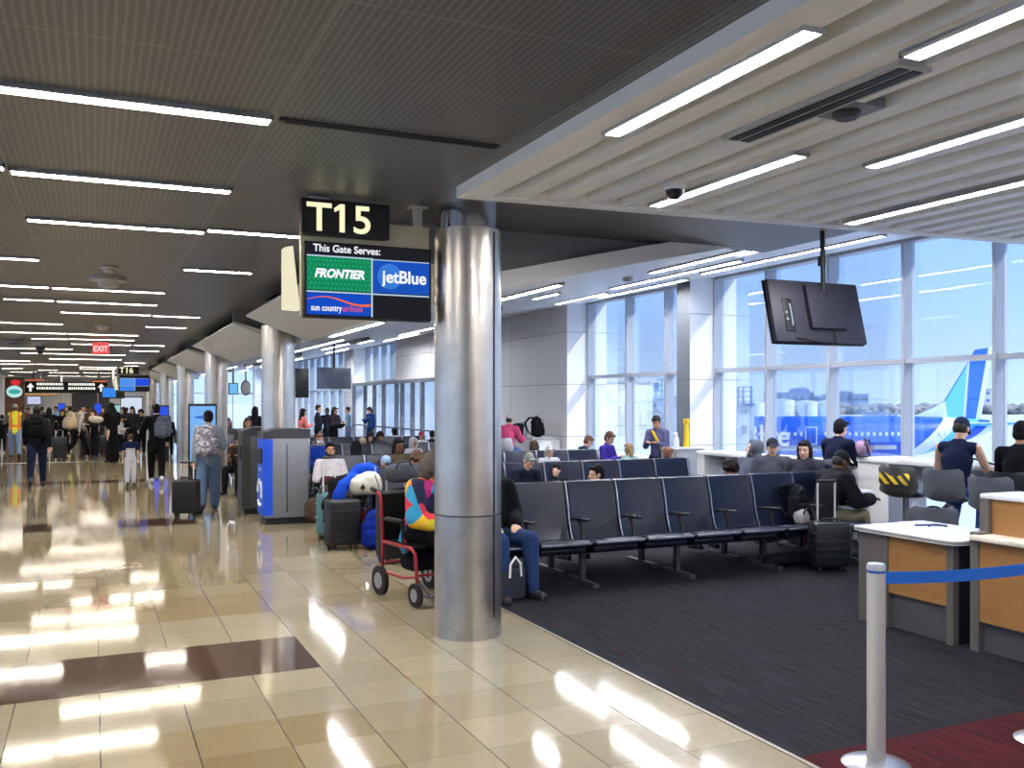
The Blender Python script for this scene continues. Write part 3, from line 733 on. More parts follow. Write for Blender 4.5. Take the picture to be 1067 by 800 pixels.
def bench(x0, n, yb, facing, label):
    """row of n joined seats; yb is where the top of the backs stands; facing -1 looks to -y"""
    t = thing('bench_seating', label, 'bench', (x0 + n * PITCH / 2, yb - facing * -.34 if False else yb + (.34 if facing > 0 else -.34), 0), 0 if facing < 0 else PI, 'rows of gate seats')
    for i in range(n):
        x = (i + .5 - n / 2) * PITCH
        for nm in ('seat', 'backrest'):
            o = obj(nm, BP[nm], SEATM, t); o.location.x = x
            if nm == 'seat': obj('front_trim', BP['front_trim'], RAIL, o)
    for i in range(n + 1):
        x = (i - n / 2) * PITCH
        o = obj('side_rail', BP['side_rail'], RAIL, t); o.location.x = x
        o = obj('armrest', BP['armrest'], BLACK, t); o.location.x = x
    b = B(); bx(b, -n * PITCH / 2, n * PITCH / 2, .02, .1, .3, .37); obj('beam', b, BLACK, t, False)
    for i in range(0, n + 1, 2):
        o = obj('leg', BP['leg'], DGREY, t); o.location.x = (i - n / 2) * PITCH * (.96)
    return t
RX = 3.79 - PITCH        # left end of the rows (first seat is behind the column)
ROWS = {}
def rowpair(key, yb, n, la, lb):
    ROWS[key] = yb
    if la: bench(RX, n, yb, -1, la)
    if lb: bench(RX, n, yb + .12, 1, lb)
rowpair('A', 8.34, 8, 'nearest row of dark navy gate seats, empty in its middle and facing the desk', 'row of gate seats back to back behind the nearest row')
rowpair('C', 11.2, 8, 'second row facing the camera, with the person in glasses', 'row of gate seats backing onto the row of the person in glasses')
rowpair('E', 13.85, 8, 'third row facing the camera, with the bearded person in white and maroon', 'row of gate seats backing onto the row of the person in white and maroon')
rowpair('G', 17.6, 7, 'fourth row facing the camera, behind the person in magenta', 'row of gate seats backing onto the fourth row')
rowpair('I', 21.2, 7, 'fifth row of gate seats, in front of the glass doors', 'row of gate seats right before the glass doors')

# ================================================================ DESKS AND QUEUE POSTS
# low gate desk
X0, X1, Y0, Y1, ZT = 5.77, 6.52, 4.84, 5.76, .78
t = thing('gate_desk', 'low gate desk with white rounded top, wood front and grey posts', 'desk', ((X0 + X1) / 2, (Y0 + Y1) / 2, 0))
ox, oy = (X0 + X1) / 2, (Y0 + Y1) / 2
b = B(); r = .12
pts = []
for cx, cy, a0 in ((X0 - .05 + r, Y0 - .05 + r, 180), (X1 + .0 - .02, Y0 - .05 + .02, 270), (X1 + .0 - .02, Y1 + .03 - .02, 0), (X0 - .05 + .05, Y1 + .03 - .05, 90)):
    rr = r if a0 == 180 else (.05 if a0 == 90 else .02)
    for k in range(7):
        a = math.radians(a0 + 15 * k); pts.append((cx + rr * math.cos(a) - ox, cy + rr * math.sin(a) - oy, ZT - .035))
prism(b, pts, (0, 0, .035)); obj('desktop', b, M((226, 230, 238), .25, 0, .02, 5, 0), t)
b = B(); prism(b, [(p[0] * 1.004, p[1] * 1.004, ZT - .028) for p in pts], (0, 0, .02)); obj('edge_band', b, M((150, 140, 125), .4), t)
GP = M((104, 98, 94), .45, .2, .05, 10, 0)
b = B(); bx(b, X0 - ox, X0 + .06 - ox, Y1 - .3 - oy, Y1 - oy, 0, ZT - .035); obj('side_post', b, GP, t, False)
b = B(); bx(b, X0 - ox, X0 + .06 - ox, Y0 - oy, Y0 + .06 - oy, 0, ZT - .035); obj('front_post', b, GP, t, False)
b = B(); bx(b, X0 + .06 - ox, X0 + .6 - ox, Y0 + .01 - oy, Y0 + .05 - oy, 0, ZT - .035); obj('end_panel', b, M((16, 16, 18), .6), t, False)
b = B(); bx(b, X0 + .015 - ox, X0 + .035 - ox, Y0 + .05 - oy, Y1 - .28 - oy, .28, ZT - .035); obj('front_panel', b, WOOD, t, False)
b = B(); bx(b, X0 + .05 - ox, X0 + .07 - ox, Y0 + .06 - oy, Y1 - .06 - oy, .0, .3); obj('kick_panel', b, M((74, 74, 78), .5), t, False)
b = B(); bx(b, X1 - .05 - ox, X1 - ox, Y1 - .3 - oy, Y1 - oy, 0, ZT - .035); bx(b, X1 - .05 - ox, X1 - ox, Y0 - oy, Y0 + .1 - oy, 0, ZT - .035); obj('rear_leg', b, GP, t, False)
# cable on the desk
c = onZ(973, 549, ZT)
b = B(); c0 = c; tube(b, [(c0.x - .1, c0.y + .1, ZT + .009), (c0.x - .05, c0.y + .06, ZT + .012), (c0.x + .02, c0.y - .01, ZT + .02), (c0.x + .08, c0.y - .06, ZT + .012), (c0.x + .12, c0.y - .02, ZT + .008), (c0.x + .05, c0.y + .06, ZT + .008), (c0.x - .03, c0.y + .02, ZT + .008)], .008, 8)
tag(obj('cable', b, M((38, 52, 88), .5)), 'short dark cable lying curled on the white desk top', 'cable')
# tall podium counter
X0, Y1, Y0 = 5.80, 4.72, 2.2
t = thing('podium_counter', 'tall wood fronted gate counter at the right edge behind the blue belt', 'counter', (X0 + .4, 3.5, 0))
ox, oy = X0 + .4, 3.5
b = B(); bx(b, X0 - ox, X0 + .55 - ox, Y1 - .07 - oy, Y1 - oy, 0, .86); bx(b, X0 + .1 - ox, X0 + .55 - ox, Y1 - .07 - oy, Y1 - oy, .86, 1.1); obj('end_panel', b, GP, t, False)
b = B(); bx(b, X0 + .01 - ox, X0 + .03 - ox, Y0 - oy, Y1 - .07 - oy, .22, .80); obj('lower_front', b, WOOD, t, False)
b = B(); bx(b, X0 + .05 - ox, X0 + .07 - ox, Y0 - oy, Y1 - .07 - oy, 0, .24); obj('kick_panel', b, M((74, 74, 78), .5), t, False)
b = B(); add_box(b, (-.32, (Y0 + Y1) / 2 - oy - .02, .825), (.26, Y1 - Y0 - .02, .04), None, .012); obj('ledge', b, M((222, 214, 194), .3), t)
b = B(); bx(b, X0 + .14 - ox, X0 + .17 - ox, Y0 - oy, Y1 - .07 - oy, .84, 1.10); obj('upper_front', b, WOOD, t, False)
b = B(); add_box(b, (-.08, (Y0 + Y1) / 2 - oy, 1.115), (.42, Y1 - Y0 + .02, .035), None, .01); obj('countertop', b, M((222, 224, 228), .3), t)
# stanchions
def stanchion(x, y, label):
    t = thing('queue_post', label, 'queue post', (x, y, 0))
    b = B(); lathe(b, [(.001, .03), (.045, .03), (.09, .024), (.15, .012), (.165, .004), (.165, 0.003)], n=40); obj('base', b, ALU, t)
    b = B(); lathe(b, [(.044, .02), (.044, .975)], n=32); obj('post', b, M((216, 212, 204), .34, .4, .08, 30, .02), t)
    b = B(); lathe(b, [(.0445, .955), (.0445, .968)], n=32); obj('blue_ring', b, M((40, 90, 170), .4), t)
    b = B(); lathe(b, [(.046, .972), (.046, .985), (.04, 1.0), (.001, 1.0)], n=32); obj('cap', b, M((205, 205, 206), .3, .6), t)
    return t
s1, s2 = (3.54, 3.42), (4.62, 3.28)
stanchion(*s1, 'silver queue post in the foreground holding the blue belt')
stanchion(*s2, 'silver queue post at the right edge, only its base in view')
d = V((s2[0] - s1[0], s2[1] - s1[1], 0)); L = d.length; b = B()
n = 14; d.normalize()
pts = []
for i in range(n + 1):
    f = i / n; q = V((s1[0], s1[1], 0)) + d * (.045 + f * (L - .09)); pts.append((q, .925 + .002 * f - .03 * math.sin(PI * f) * .5))
nn = V((-d.y, d.x, 0)) * .002
ring = []
for q, z in pts: ring.append([b.verts.new(q + nn + V((0, 0, z - .03))), b.verts.new(q + nn + V((0, 0, z + .03))), b.verts.new(q - nn + V((0, 0, z + .03))), b.verts.new(q - nn + V((0, 0, z - .03)))])
for a, c in zip(ring, ring[1:]):
    for k in range(4): b.faces.new((a[k], a[(k + 1) % 4], c[(k + 1) % 4], c[k]))
b.faces.new(ring[0]); b.faces.new(list(reversed(ring[-1])))
tag(obj('queue_belt', b, M((16, 104, 200), .6, 0, .08, 120, .2)), 'blue retractable belt stretched between the two silver queue posts', 'belt')

# ================================================================ BINS
def bin_unit(x, y, w, dp, h, label, body, face, marks=True):
    t = thing('recycling_bin', label, 'bin', (x, y, 0))
    b = B(); add_box(b, (0, 0, .055), (w - .06, dp - .06, .11), None, .01); obj('base', b, BLACK, t)
    b = B(); add_box(b, (.0, 0, .1 + (h - .24) / 2), (w, dp, h - .24), None, .012); obj('body', b, body, t)
    b = B(); prism(b, [(-w / 2 - .01, -dp / 2 - .01, h - .14), (w / 2 + .01, -dp / 2 - .01, h - .14), (w / 2 + .01, -dp / 2 - .01, h - .01), (w * .15, -dp / 2 - .01, h), (-w * .2, -dp / 2 - .01, h - .005), (-w / 2 - .01, -dp / 2 - .01, h - .06)], (0, dp + .02, 0)); obj('lid', b, M((50, 52, 60), .45), t)
    b = B(); bx(b, -w / 2 - .014, -w / 2 + .02, -dp / 2 + .0, dp / 2 - .02, .14, h - .15); bx(b, -w / 2 - .012, -w / 2 + .12, -dp / 2 - .006, -dp / 2 + .02, .14, h - .15); dr = obj('door', b, face, t, False)
    b = B(); bx(b, -w / 2 - .03, -w / 2 - .01, -.18, .16, h - .52, h - .3); obj('slot', b, BLACK, dr, False)
    b = B(); bx(b, -.015, .005, -dp / 2 - .012, -dp / 2 + .002, .18, h - .22); obj('trim_strip', b, CHROME, t, False)
    b = B(); bx(b, w / 2 - .02, w / 2 + .004, -dp / 2 - .006, -dp / 2 + .01, .12, h - .15); obj('corner_trim', b, CHROME, t, False)
    if marks:
        q = B()
        for k in range(3):
            a = 2 * PI * k / 3
            tube(q, [(-w / 2 - .018, .16 * math.cos(a + s * .28), .46 + .19 * math.sin(a + s * .28)) for s in range(6)], .022, 8)
        obj('recycling_mark', q, M((235, 240, 248), .5), dr)
        q = B(); bx(q, -w / 2 - .018, -w / 2 - .012, -.1, .12, .78, .83); obj('lettering_row', q, M((180, 200, 235), .5), t)
    return t
bin_unit(2.60, 14.02, .66, .56, 1.41, 'silver bin with bright blue side door in front of the second column', M((122, 124, 130), .45, .3, .05, 60, .03), M((18, 78, 208), .4))
bin_unit(2.42, 15.42, .5, .5, 1.4, 'dark grey bin behind and left of the silver and blue bin', M((82, 84, 92), .45, .2, .05, 60, .03), M((64, 62, 66), .45), False)

# ================================================================ WINDOW COUNTERS AND STOOLS
WTOP = M((228, 226, 222), .3, 0, .03, 4, 0)
def counter(name, label, x0, x1, y0, y1, z, panels, cat='counter'):
    t = thing(name, label, cat, ((x0 + x1) / 2, (y0 + y1) / 2, 0)); ox, oy = (x0 + x1) / 2, (y0 + y1) / 2
    b = B(); add_box(b, (0, 0, z - .03), (x1 - x0, y1 - y0, .06), None, .012); obj('countertop', b, WTOP, t)
    for a, c in panels:
        b = B(); bx(b, x0 + .03 - ox, x1 - ox, a - oy, c - oy, 0, z - .06); obj('support_panel', b, WHITE, t, False)
    b = B(); bx(b, x1 - .04 - ox, x1 - .01 - ox, y0 + .02 - oy, y1 - .02 - oy, z - .3, z - .06); obj('back_rail', b, WTOP, t, False)
    return t
counter('bar_counter', 'tall white bar counter along the windows with the stools at it', 8.92, 9.6, 4.6, 8.95, 1.1, [(8.45, 8.95), (4.6, 4.75)])
counter('bar_counter', 'white window counter further back where the person in navy sits', 9.05, 9.6, 9.1, 12.6, 1.0, [(9.1, 9.2), (12.4, 12.6)])
counter('window_table', 'long pale table along the far windows by the grey pillar', 9.15, 9.7, 14.3, 17.8, .78, [(14.3, 14.4), (17.7, 17.8)], 'table')
def chair_shell(name, label, x, y, rz, hz, sh, backm=None, bar=True):
    """moulded shell chair; front looks to +y locally"""
    t = thing(name, label, 'stool' if bar else 'chair', (x, y, 0), rz)
    b = B(); NX, NY = 9, 12; prev = None; th = .018
    prof = [(.23, .0, .0), (.21, .012, .0), (.12, .0, .0), (0, -.012, 0), (-.12, -.005, 0), (-.18, .02, .0), (-.215, .08, 0), (-.235, .16, 0), (-.25, .24, 0), (-.262, .30, 0), (-.27, .335, 0)]
    for side in (0, 1):
        rows = []
        for j, (py, pz, _) in enumerate(prof):
            f = j / (len(prof) - 1); hw = .225 - .02 * max(0, f - .5) - (.05 if j == len(prof) - 1 else 0) - (.03 if j == 0 else 0)
            up = .05 * min(1, max(0, (f - .1) * 3)) * (1 if f < .75 else 1)
            rows.append([b.verts.new((hw * s, py + (.07 * abs(s) ** 2.2 if f > .55 else 0) + side * (-th if f > .55 else 0), hz + pz + up * abs(s) ** 3 * (1 if f <= .6 else .3) - side * (th if f <= .55 else .0))) for s in [q / 4 for q in range(-4, 5)]])
        for a, c in zip(rows, rows[1:]):
            for k in range(8): b.faces.new((a[k], a[k + 1], c[k + 1], c[k]))
        if side == 0: R0 = rows
        else:
            loop0 = R0[0] + [r[-1] for r in R0[1:-1]] + list(reversed(R0[-1])) + [r[0] for r in reversed(R0[1:-1])]
            loop1 = rows[0] + [r[-1] for r in rows[1:-1]] + list(reversed(rows[-1])) + [r[0] for r in reversed(rows[1:-1])]
            for k in range(len(loop0)):
                try: b.faces.new((loop0[k], loop0[(k + 1) % len(loop0)], loop1[(k + 1) % len(loop0)], loop1[k]))
                except ValueError: pass
    obj('seat_shell', b, sh, t)
    if backm:
        q = B(); add_box(q, (0, -.262, hz + .2), (.36, .012, .13), Matrix.Rotation(math.radians(-8), 4, 'X'), .004); obj('tape_band', q, backm, t)
    if bar:
        b = B(); lathe(b, [(.035, .02), (.035, hz - .02)], n=18); obj('post', b, M((150, 152, 158), .35, .6), t)
        b = B(); lathe(b, [(.22, 0), (.22, .012), (.06, .03), (.04, .05)], n=30); obj('foot_plate', b, M((150, 152, 158), .35, .6), t)
        b = B(); tube(b, [(.17 * math.cos(a), .17 * math.sin(a), .28) for a in [2 * PI * k / 20 for k in range(21)]], .01, 8); tube(b, [(-.17, 0, .28), (.17, 0, .28)], .008, 8); obj('foot_ring', b, CHROME, t)
    else:
        for sx in (-1, 1):
            for sy in (-1, 1):
                b = B(); tube(b, [(sx * .12, sy * .12, hz - .01), (sx * .22, sy * .21, 0)], [.012, .01], 8); obj('leg', b, CHROME, t)
    return t
SHELLG = M((96, 100, 108), .45, 0, .06, 20, .03); SHELLB = M((52, 78, 120), .45, 0, .06, 20, .03)
p = onX(944, 505, 8.45); chair_shell('bar_stool', 'empty bar stool with yellow and black hazard tape on its back', p.x, p.y, -PI / 2 + .25, .74, M((84, 84, 84), .45), hazard_mat())
SEAT_T = V((8.52, 7.18, 0)); chair_shell('bar_stool', 'grey shell bar stool under the person in the navy sleeveless top', SEAT_T.x, SEAT_T.y, -PI / 2 + .3, .74, SHELLG)
chair_shell('bar_stool', 'empty grey shell bar stool near the right edge, in front of the person in black', 8.1, 6.25, -PI / 2 + .2, .74, SHELLG)
chair_shell('bar_stool', 'dark bar stool at the right edge under the person in black', 8.78, 6.58, -PI / 2 + .2, .74, M((40, 42, 48), .45))
chair_shell('bar_stool', 'bar stool the person in navy sits on at the window counter', 8.9, 9.29, -PI / 2, .72, SHELLG)
p = onX(663 - 10, 466, 8.6)
chair_shell('shell_chair', 'blue shell chair at the window table behind the purple top', onX(637, 470, 8.72).x, onX(634, 470, 8.72).y, -PI / 2, .45, SHELLB, None, False)
chair_shell('shell_chair', 'dark shell chair at the window table under the striped jacket', onX(600, 470, 8.75).x, onX(600, 470, 8.75).y, -PI / 2, .45, M((60, 66, 78), .45), None, False)
# ================================================================ OUTSIDE
def px(u, v, zc): return at(u, v, zc)
GZ = -4.9
bm = B(); bx(bm, -200, 2600, -900, 3000, GZ - .5, GZ)
struct('ground', bm, M((214, 216, 220), .8, 0, .06, .15, 0))
RV = V((CS, -SN, 0)); FV = V((SN, CS, 0))
AZ = math.atan2(RV.y, RV.x)
# airliner, broadside: local x along the fuselage to the tail, y away from the viewer
def plane_mat():
    t = NT('airliner_livery'); tc = t.n('TexCoord'); sp = t.n('SeparateXYZ'); t.l(tc.outputs['Object'], sp.inputs[0])
    s = t.math('SUBTRACT', sp.outputs[0], t.math('MULTIPLY', sp.outputs[2], 1.1))
    cr = t.n('ValToRGB'); cr.color_ramp.interpolation = 'CONSTANT'
    blue, white, cyan = lin((26, 92, 205)), lin((225, 232, 242)), lin((96, 190, 232))
    st = [(0, blue), (36.6, white), (38.2, cyan), (40.0, blue), (41.2, white), (42.2, cyan)]
    while len(cr.color_ramp.elements) < len(st): cr.color_ramp.elements.new(.5)
    for e, (p, c) in zip(cr.color_ramp.elements, st): e.position = p / 50; e.color = c
    t.l(t.math('DIVIDE', s, 50.0), cr.inputs[0])
    t.bsdf(cr.outputs[0], .35); return t.m
PZ = 80.0
org = V((0, 0, H)) + FV * PZ
def pl(u, v): return ((u - U0) / F * PZ, (VH - v) / F * PZ + 0)   # local x, local z (z from eye height)
t = thing('airliner', 'blue airliner with white and cyan tail parked outside the windows', 'airplane', (org.x, org.y, 0), AZ)
cz = 1.8 - 36.5 / 12
b = B(); rl = []
for x, r, dz in ((5.0, .05, -.55), (5.6, .6, -.45), (7, 1.2, -.2), (9, 1.65, -.05), (11.5, 1.84, 0), (33, 1.84, 0), (35.5, 1.66, .17), (38, 1.25, .5), (40.5, .75, .85), (42.5, .25, 1.1)):
    rl.append((V((x, 0, cz + dz)), V((0, r, 0)), V((0, 0, r))))
rings(b, rl, 40); obj('fuselage', b, plane_mat(), t)
WB = M((236, 240, 248), .4, 0, .02, 3, 0)
b = B(); ell(b, (0, 0, 0), (.13, .02, .2), seg=12); wme = mesh_of('cabin_window', b)
for i in range(40):
    u = 735 + i * 6.2
    if 828 < u < 848: continue
    x, z = pl(u, 451.5); o = obj('cabin_window', wme, M((215, 228, 248), .3), t); zz = z + 1.8
    o.location = (x, -math.sqrt(max(.1, (1.84 if x < 33.5 else 1.60) ** 2 - (zz - cz) ** 2)) - .005, zz)
x, z = pl(838, 452.5); b = B(); yy = -1.83
for a, c, d, e in ((-.5, -.42, -1.0, .85), (.42, .5, -1.0, .85), (-.5, .5, .8, .88), (-.5, .5, -1.0, -.92)): bx(b, x + a, x + c, yy - .03, yy + .06, z + 1.8 + d * .8, z + 1.8 + e * .8)
obj('door_outline', b, WB, t, False)
text('jetBlue', 2.5, WB, t, (pl(741, 0)[0], -1.86, 1.8 + pl(0, 463)[1]), width=75 / 12, bold=.05)
def fpart(nm, pts, col):
    b = B(); prism(b, [(pl(u, v)[0], -.16, pl(u, v)[1] + 1.8) for u, v in pts], (0, .32, 0)); obj(nm, b, M(col, .35, 0, .02, 3, 0), t, False)
fpart('fin_root', [(950, 434.5), (962, 429.5), (971, 425.6), (984, 418), (987, 438), (955, 438)], (225, 232, 242))
fpart('fin_leading_panel', [(984, 418), (1006.8, 381), (1002.2, 438), (987, 438)], (110, 205, 240))
fpart('fin_pale_stripe', [(1006.8, 381), (1009.5, 376.5), (1005, 438), (1002.2, 438)], (215, 220, 240))
fpart('fin_blue_stripe', [(1009.5, 376.5), (1017, 364), (1029, 362.4), (1015.3, 439), (1005, 438)], (40, 110, 225))
fpart('rudder', [(1029, 362.4), (1034, 361.4), (1020.5, 440), (1015.3, 439)], (236, 240, 248))
for s in (-1, 1):
    b = B(); z0 = 1.8 + pl(0, 443)[1]
    prism(b, [(39.0, s * .6, z0), (41.6, s * .6, z0 - .1), (43.4, s * 5.4, z0 + .25), (42.2, s * 5.4, z0 + .25)], (0, 0, .16)); o = obj('tailplane', b, M((120, 205, 235), .35, 0, .02, 3, 0), t, False)
    b = B(); prism(b, [(16.5, s * 1.5, cz - 1.1), (23, s * 1.5, cz - 1.1), (26.5, s * 16.5, cz - .2), (25, s * 16.5, cz - .2)], (0, 0, .28)); obj('wing', b, LGREY, t, False)
    b = B(); rings(b, [(V((xx, s * 5.6, cz - 1.75)), V((0, rr, 0)), V((0, 0, rr))) for xx, rr in ((14.2, .85), (15, 1.05), (17, 1.05), (18.8, .6))], 24); obj('engine', b, M((36, 100, 215), .4), t)
for xx, yy in ((10, 0), (21.5, -2.6), (21.5, 2.6)):
    b = B(); tube(b, [(xx, yy, cz - 1.5), (xx, yy, GZ + .5)], .12, 10); tube(b, [(xx, yy - .35, GZ + .5), (xx, yy + .35, GZ + .5)], .5, 20); obj('landing_gear', b, DGREY, t)
# distant buildings, tanks, trees
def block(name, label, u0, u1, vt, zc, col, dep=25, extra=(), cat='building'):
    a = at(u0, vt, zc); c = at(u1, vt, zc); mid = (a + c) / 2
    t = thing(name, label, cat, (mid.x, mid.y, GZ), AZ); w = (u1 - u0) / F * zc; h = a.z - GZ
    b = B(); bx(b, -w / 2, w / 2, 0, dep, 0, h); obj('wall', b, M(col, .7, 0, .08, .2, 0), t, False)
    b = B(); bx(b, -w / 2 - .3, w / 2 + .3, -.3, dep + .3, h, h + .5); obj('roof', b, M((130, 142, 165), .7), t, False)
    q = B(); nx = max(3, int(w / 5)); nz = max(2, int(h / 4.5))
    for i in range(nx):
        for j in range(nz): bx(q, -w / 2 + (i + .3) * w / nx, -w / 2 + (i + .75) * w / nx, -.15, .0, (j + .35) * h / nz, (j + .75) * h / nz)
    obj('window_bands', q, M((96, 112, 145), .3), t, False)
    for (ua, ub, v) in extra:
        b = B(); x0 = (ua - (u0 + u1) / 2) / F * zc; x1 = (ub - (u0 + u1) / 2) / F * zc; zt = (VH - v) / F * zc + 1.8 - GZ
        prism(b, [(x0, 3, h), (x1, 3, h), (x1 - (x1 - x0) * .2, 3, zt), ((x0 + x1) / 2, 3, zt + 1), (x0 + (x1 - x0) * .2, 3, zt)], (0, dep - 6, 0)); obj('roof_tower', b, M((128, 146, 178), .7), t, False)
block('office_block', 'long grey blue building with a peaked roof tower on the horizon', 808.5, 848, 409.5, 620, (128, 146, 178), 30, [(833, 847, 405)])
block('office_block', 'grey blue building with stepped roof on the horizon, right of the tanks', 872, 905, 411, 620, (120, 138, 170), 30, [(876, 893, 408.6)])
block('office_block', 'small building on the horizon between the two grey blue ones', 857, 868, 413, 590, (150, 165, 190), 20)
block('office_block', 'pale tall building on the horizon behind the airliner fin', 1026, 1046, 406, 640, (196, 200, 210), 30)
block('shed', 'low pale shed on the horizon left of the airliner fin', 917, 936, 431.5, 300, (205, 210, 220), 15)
for i, (u0, u1, v0) in enumerate(((778, 798, 419.5), (805, 827.5, 417), (829.5, 851.5, 418.5), (852, 868, 418.5))):
    zc = 430; p = at((u0 + u1) / 2, v0, zc); r = (u1 - u0) / 2 / F * zc
    t = thing('storage_tank', ['leftmost white storage tank on the horizon, behind the boarding tower', 'widest white storage tank on the horizon, under the long building', 'white storage tank on the horizon, third from the left', 'rightmost white storage tank on the horizon'][i], 'tank', (p.x, p.y, GZ))
    b = B(); lathe(b, [(r, 0), (r, p.z - GZ)], n=40); obj('shell', b, M((222, 226, 234), .6, 0, .03, .5, 0), t)
    b = B(); lathe(b, [(r, p.z - GZ), (r * .5, p.z - GZ + .6), (.1, p.z - GZ + .9)], n=40); obj('roof', b, M((200, 206, 216), .6), t)
b = B(); random.seed(3)
for i in range(1100):
    u = random.choice((random.uniform(862, 1110), random.uniform(895, 1010), random.uniform(600, 1100), random.uniform(1040, 1900))); zc = random.uniform(500, 560)
    p = at(u, 431, zc); r = random.uniform(1.0, 2.3); h = random.uniform(.7, 1.3)
    ell(b, (p.x, p.y, GZ + random.uniform(.6, 4.2)), (r * 2.2, r * 1.3, r * h), seg=8)
tag(obj('tree_line', b, M((146, 142, 136), .9, 0, .25, .2, 0)), 'low brownish line of distant trees along the horizon', 'trees', None, 'stuff')  # distance haze is mixed into the tree colour
# boarding tower with ladder cage (outside, left of the airliner)
zc = 26.0; c = at(766, 440, zc)
t = thing('boarding_tower', 'white boarding bridge tower with ladder rails, just outside the windows', 'boarding bridge', (c.x, c.y, GZ), AZ)
WP = M((186, 196, 212), .45, 0, .03, 3, 0); RB = M((92, 122, 170), .5)
def lx(u): return (u - 766) / F * zc
def lz(v): return (VH - v) / F * zc + 1.8 - GZ
for k, (u, r, v) in enumerate(((750, .13, 402), (755, .09, 398), (760, .14, 404), (765.5, .06, 396))):
    b = B(); lathe(b, [(r, 0), (r, lz(v)), (r * .6, lz(v) + .1)], (lx(u), .1 * k, 0), 16); obj('post', b, WP, t)
b = B(); bx(b, lx(767), lx(784), -.2, .6, 0, lz(424)); obj('cabinet', b, WP, t, False)
b = B(); prism(b, [(lx(784), -.1, 0), (lx(790), -.1, 0), (lx(784), -.1, lz(432))], (0, .5, 0)); obj('brace_plate', b, WP, t, False)
b = B(); bx(b, lx(771.5), lx(776), -.24, -.18, lz(452), lz(443)); bx(b, lx(768), lx(777), -.24, -.18, lz(430), lz(427)); obj('label_plate', b, M((110, 125, 150), .5), t, False)
q = B()
for u in (768, 773.5, 782): tube(q, [(lx(u), -.1, lz(424)), (lx(u), -.1, lz(403))], .03, 6)
for v in (403, 408, 413, 418): tube(q, [(lx(768), -.1, lz(v)), (lx(782), -.1, lz(v))], .018, 6)
obj('ladder_rail', q, RB, t)
b = B(); bx(b, lx(752), lx(783), -.3, .7, lz(420) - .08, lz(420)); obj('walkway', b, RB, t, False)
q = B(); tube(q, [(lx(765), 0, lz(396)), (lx(765), 0, lz(391)), (lx(768), 0, lz(394)), (lx(768.5), 0, lz(399))], .025, 6); obj('lamp_arm', q, RB, t)
# boarding bridge seen through the far window
zc = 28.5; c = at(680, 440, zc)
t = thing('boarding_bridge', 'cream and white boarding bridge box seen through the window by the grey pillar', 'boarding bridge', (c.x, c.y, GZ), AZ)
def lx(u): return (u - 680) / F * zc
b = B(); bx(b, lx(671), lx(712), 0, 2.2, lz(520), lz(414)); obj('white_cabin', b, WP, t, False)
b = B(); bx(b, lx(659), lx(671), .15, 2.2, lz(520), lz(416)); obj('cream_cabin', b, M((238, 222, 178), .6), t, False)
b = B(); bx(b, lx(657.5), lx(713), -.1, 2.3, lz(415) - .02, lz(412)); obj('roof_edge', b, M((170, 180, 195), .6), t, False)
q = B(); tube(q, [(lx(699), -.05, lz(420)), (lx(690), -.05, lz(450)), (lx(697), -.05, lz(470))], .03, 6); tube(q, [(lx(660), .1, lz(430)), (lx(670), .1, lz(460))], .03, 6); obj('brace', q, M((190, 198, 210), .5), t)
q = B()
for u in (679, 685, 691, 697, 703): tube(q, [(lx(u), .3, lz(413)), (lx(u), .3, lz(395))], .02, 6)
for v in (395, 401, 407): tube(q, [(lx(678), .3, lz(v)), (lx(704), .3, lz(v))], .018, 6)
bx(q, lx(684), lx(688), .3, .5, lz(406), lz(398)); obj('roof_railing', q, RB, t)
b = B(); bx(b, lx(668), lx(700), .6, 1.6, 0, lz(520)); obj('support_leg', b, LGREY, t, False)
# clad link building outside
a = onY(636, 400, 21.6)
t = thing('link_building', 'white clad link building just outside the far window', 'building', (11.9, 21.5, GZ))
zt_ = onY(640, 398, 20).z - GZ
b = B(); bx(b, -1.1, 1.2, -1.4, 5, 0, zt_); obj('wall', b, panel_mat('ribbed_white_cladding', (226, 230, 236), 1.1, .6, 0, .5), t, False)
b = B(); bx(b, -1.15, 1.3, -1.45, 5, zt_, zt_ + .1); obj('roof_edge', b, LGREY, t, False)
q = B(); bx(q, -.75, -.6, -1.45, -1.38, 4.9, 5.9); obj('vent', q, M((120, 140, 170), .5), t, False)
# ================================================================ PEOPLE: figure builder
def remesh(bm, voxel, ratio=.35, smooth=4, sf=.5):
    me = bpy.data.meshes.new('tmp'); bm.to_mesh(me); bm.free()
    o = bpy.data.objects.new('tmp', me); COL.objects.link(o)
    r = o.modifiers.new('r', 'REMESH'); r.mode = 'VOXEL'; r.voxel_size = voxel
    s = o.modifiers.new('s', 'SMOOTH'); s.factor = sf; s.iterations = smooth
    if ratio < 1:
        d = o.modifiers.new('d', 'DECIMATE'); d.ratio = ratio
    dg = bpy.context.evaluated_depsgraph_get(); dg.update()
    m2 = bpy.data.meshes.new_from_object(o.evaluated_get(dg)); bpy.data.objects.remove(o); bpy.data.meshes.remove(me)
    m2.polygons.foreach_set('use_smooth', [True] * len(m2.polygons)); return m2
def hrot(yaw, pitch, roll=0.): return Euler((-pitch, roll, yaw), 'XYZ').to_matrix()
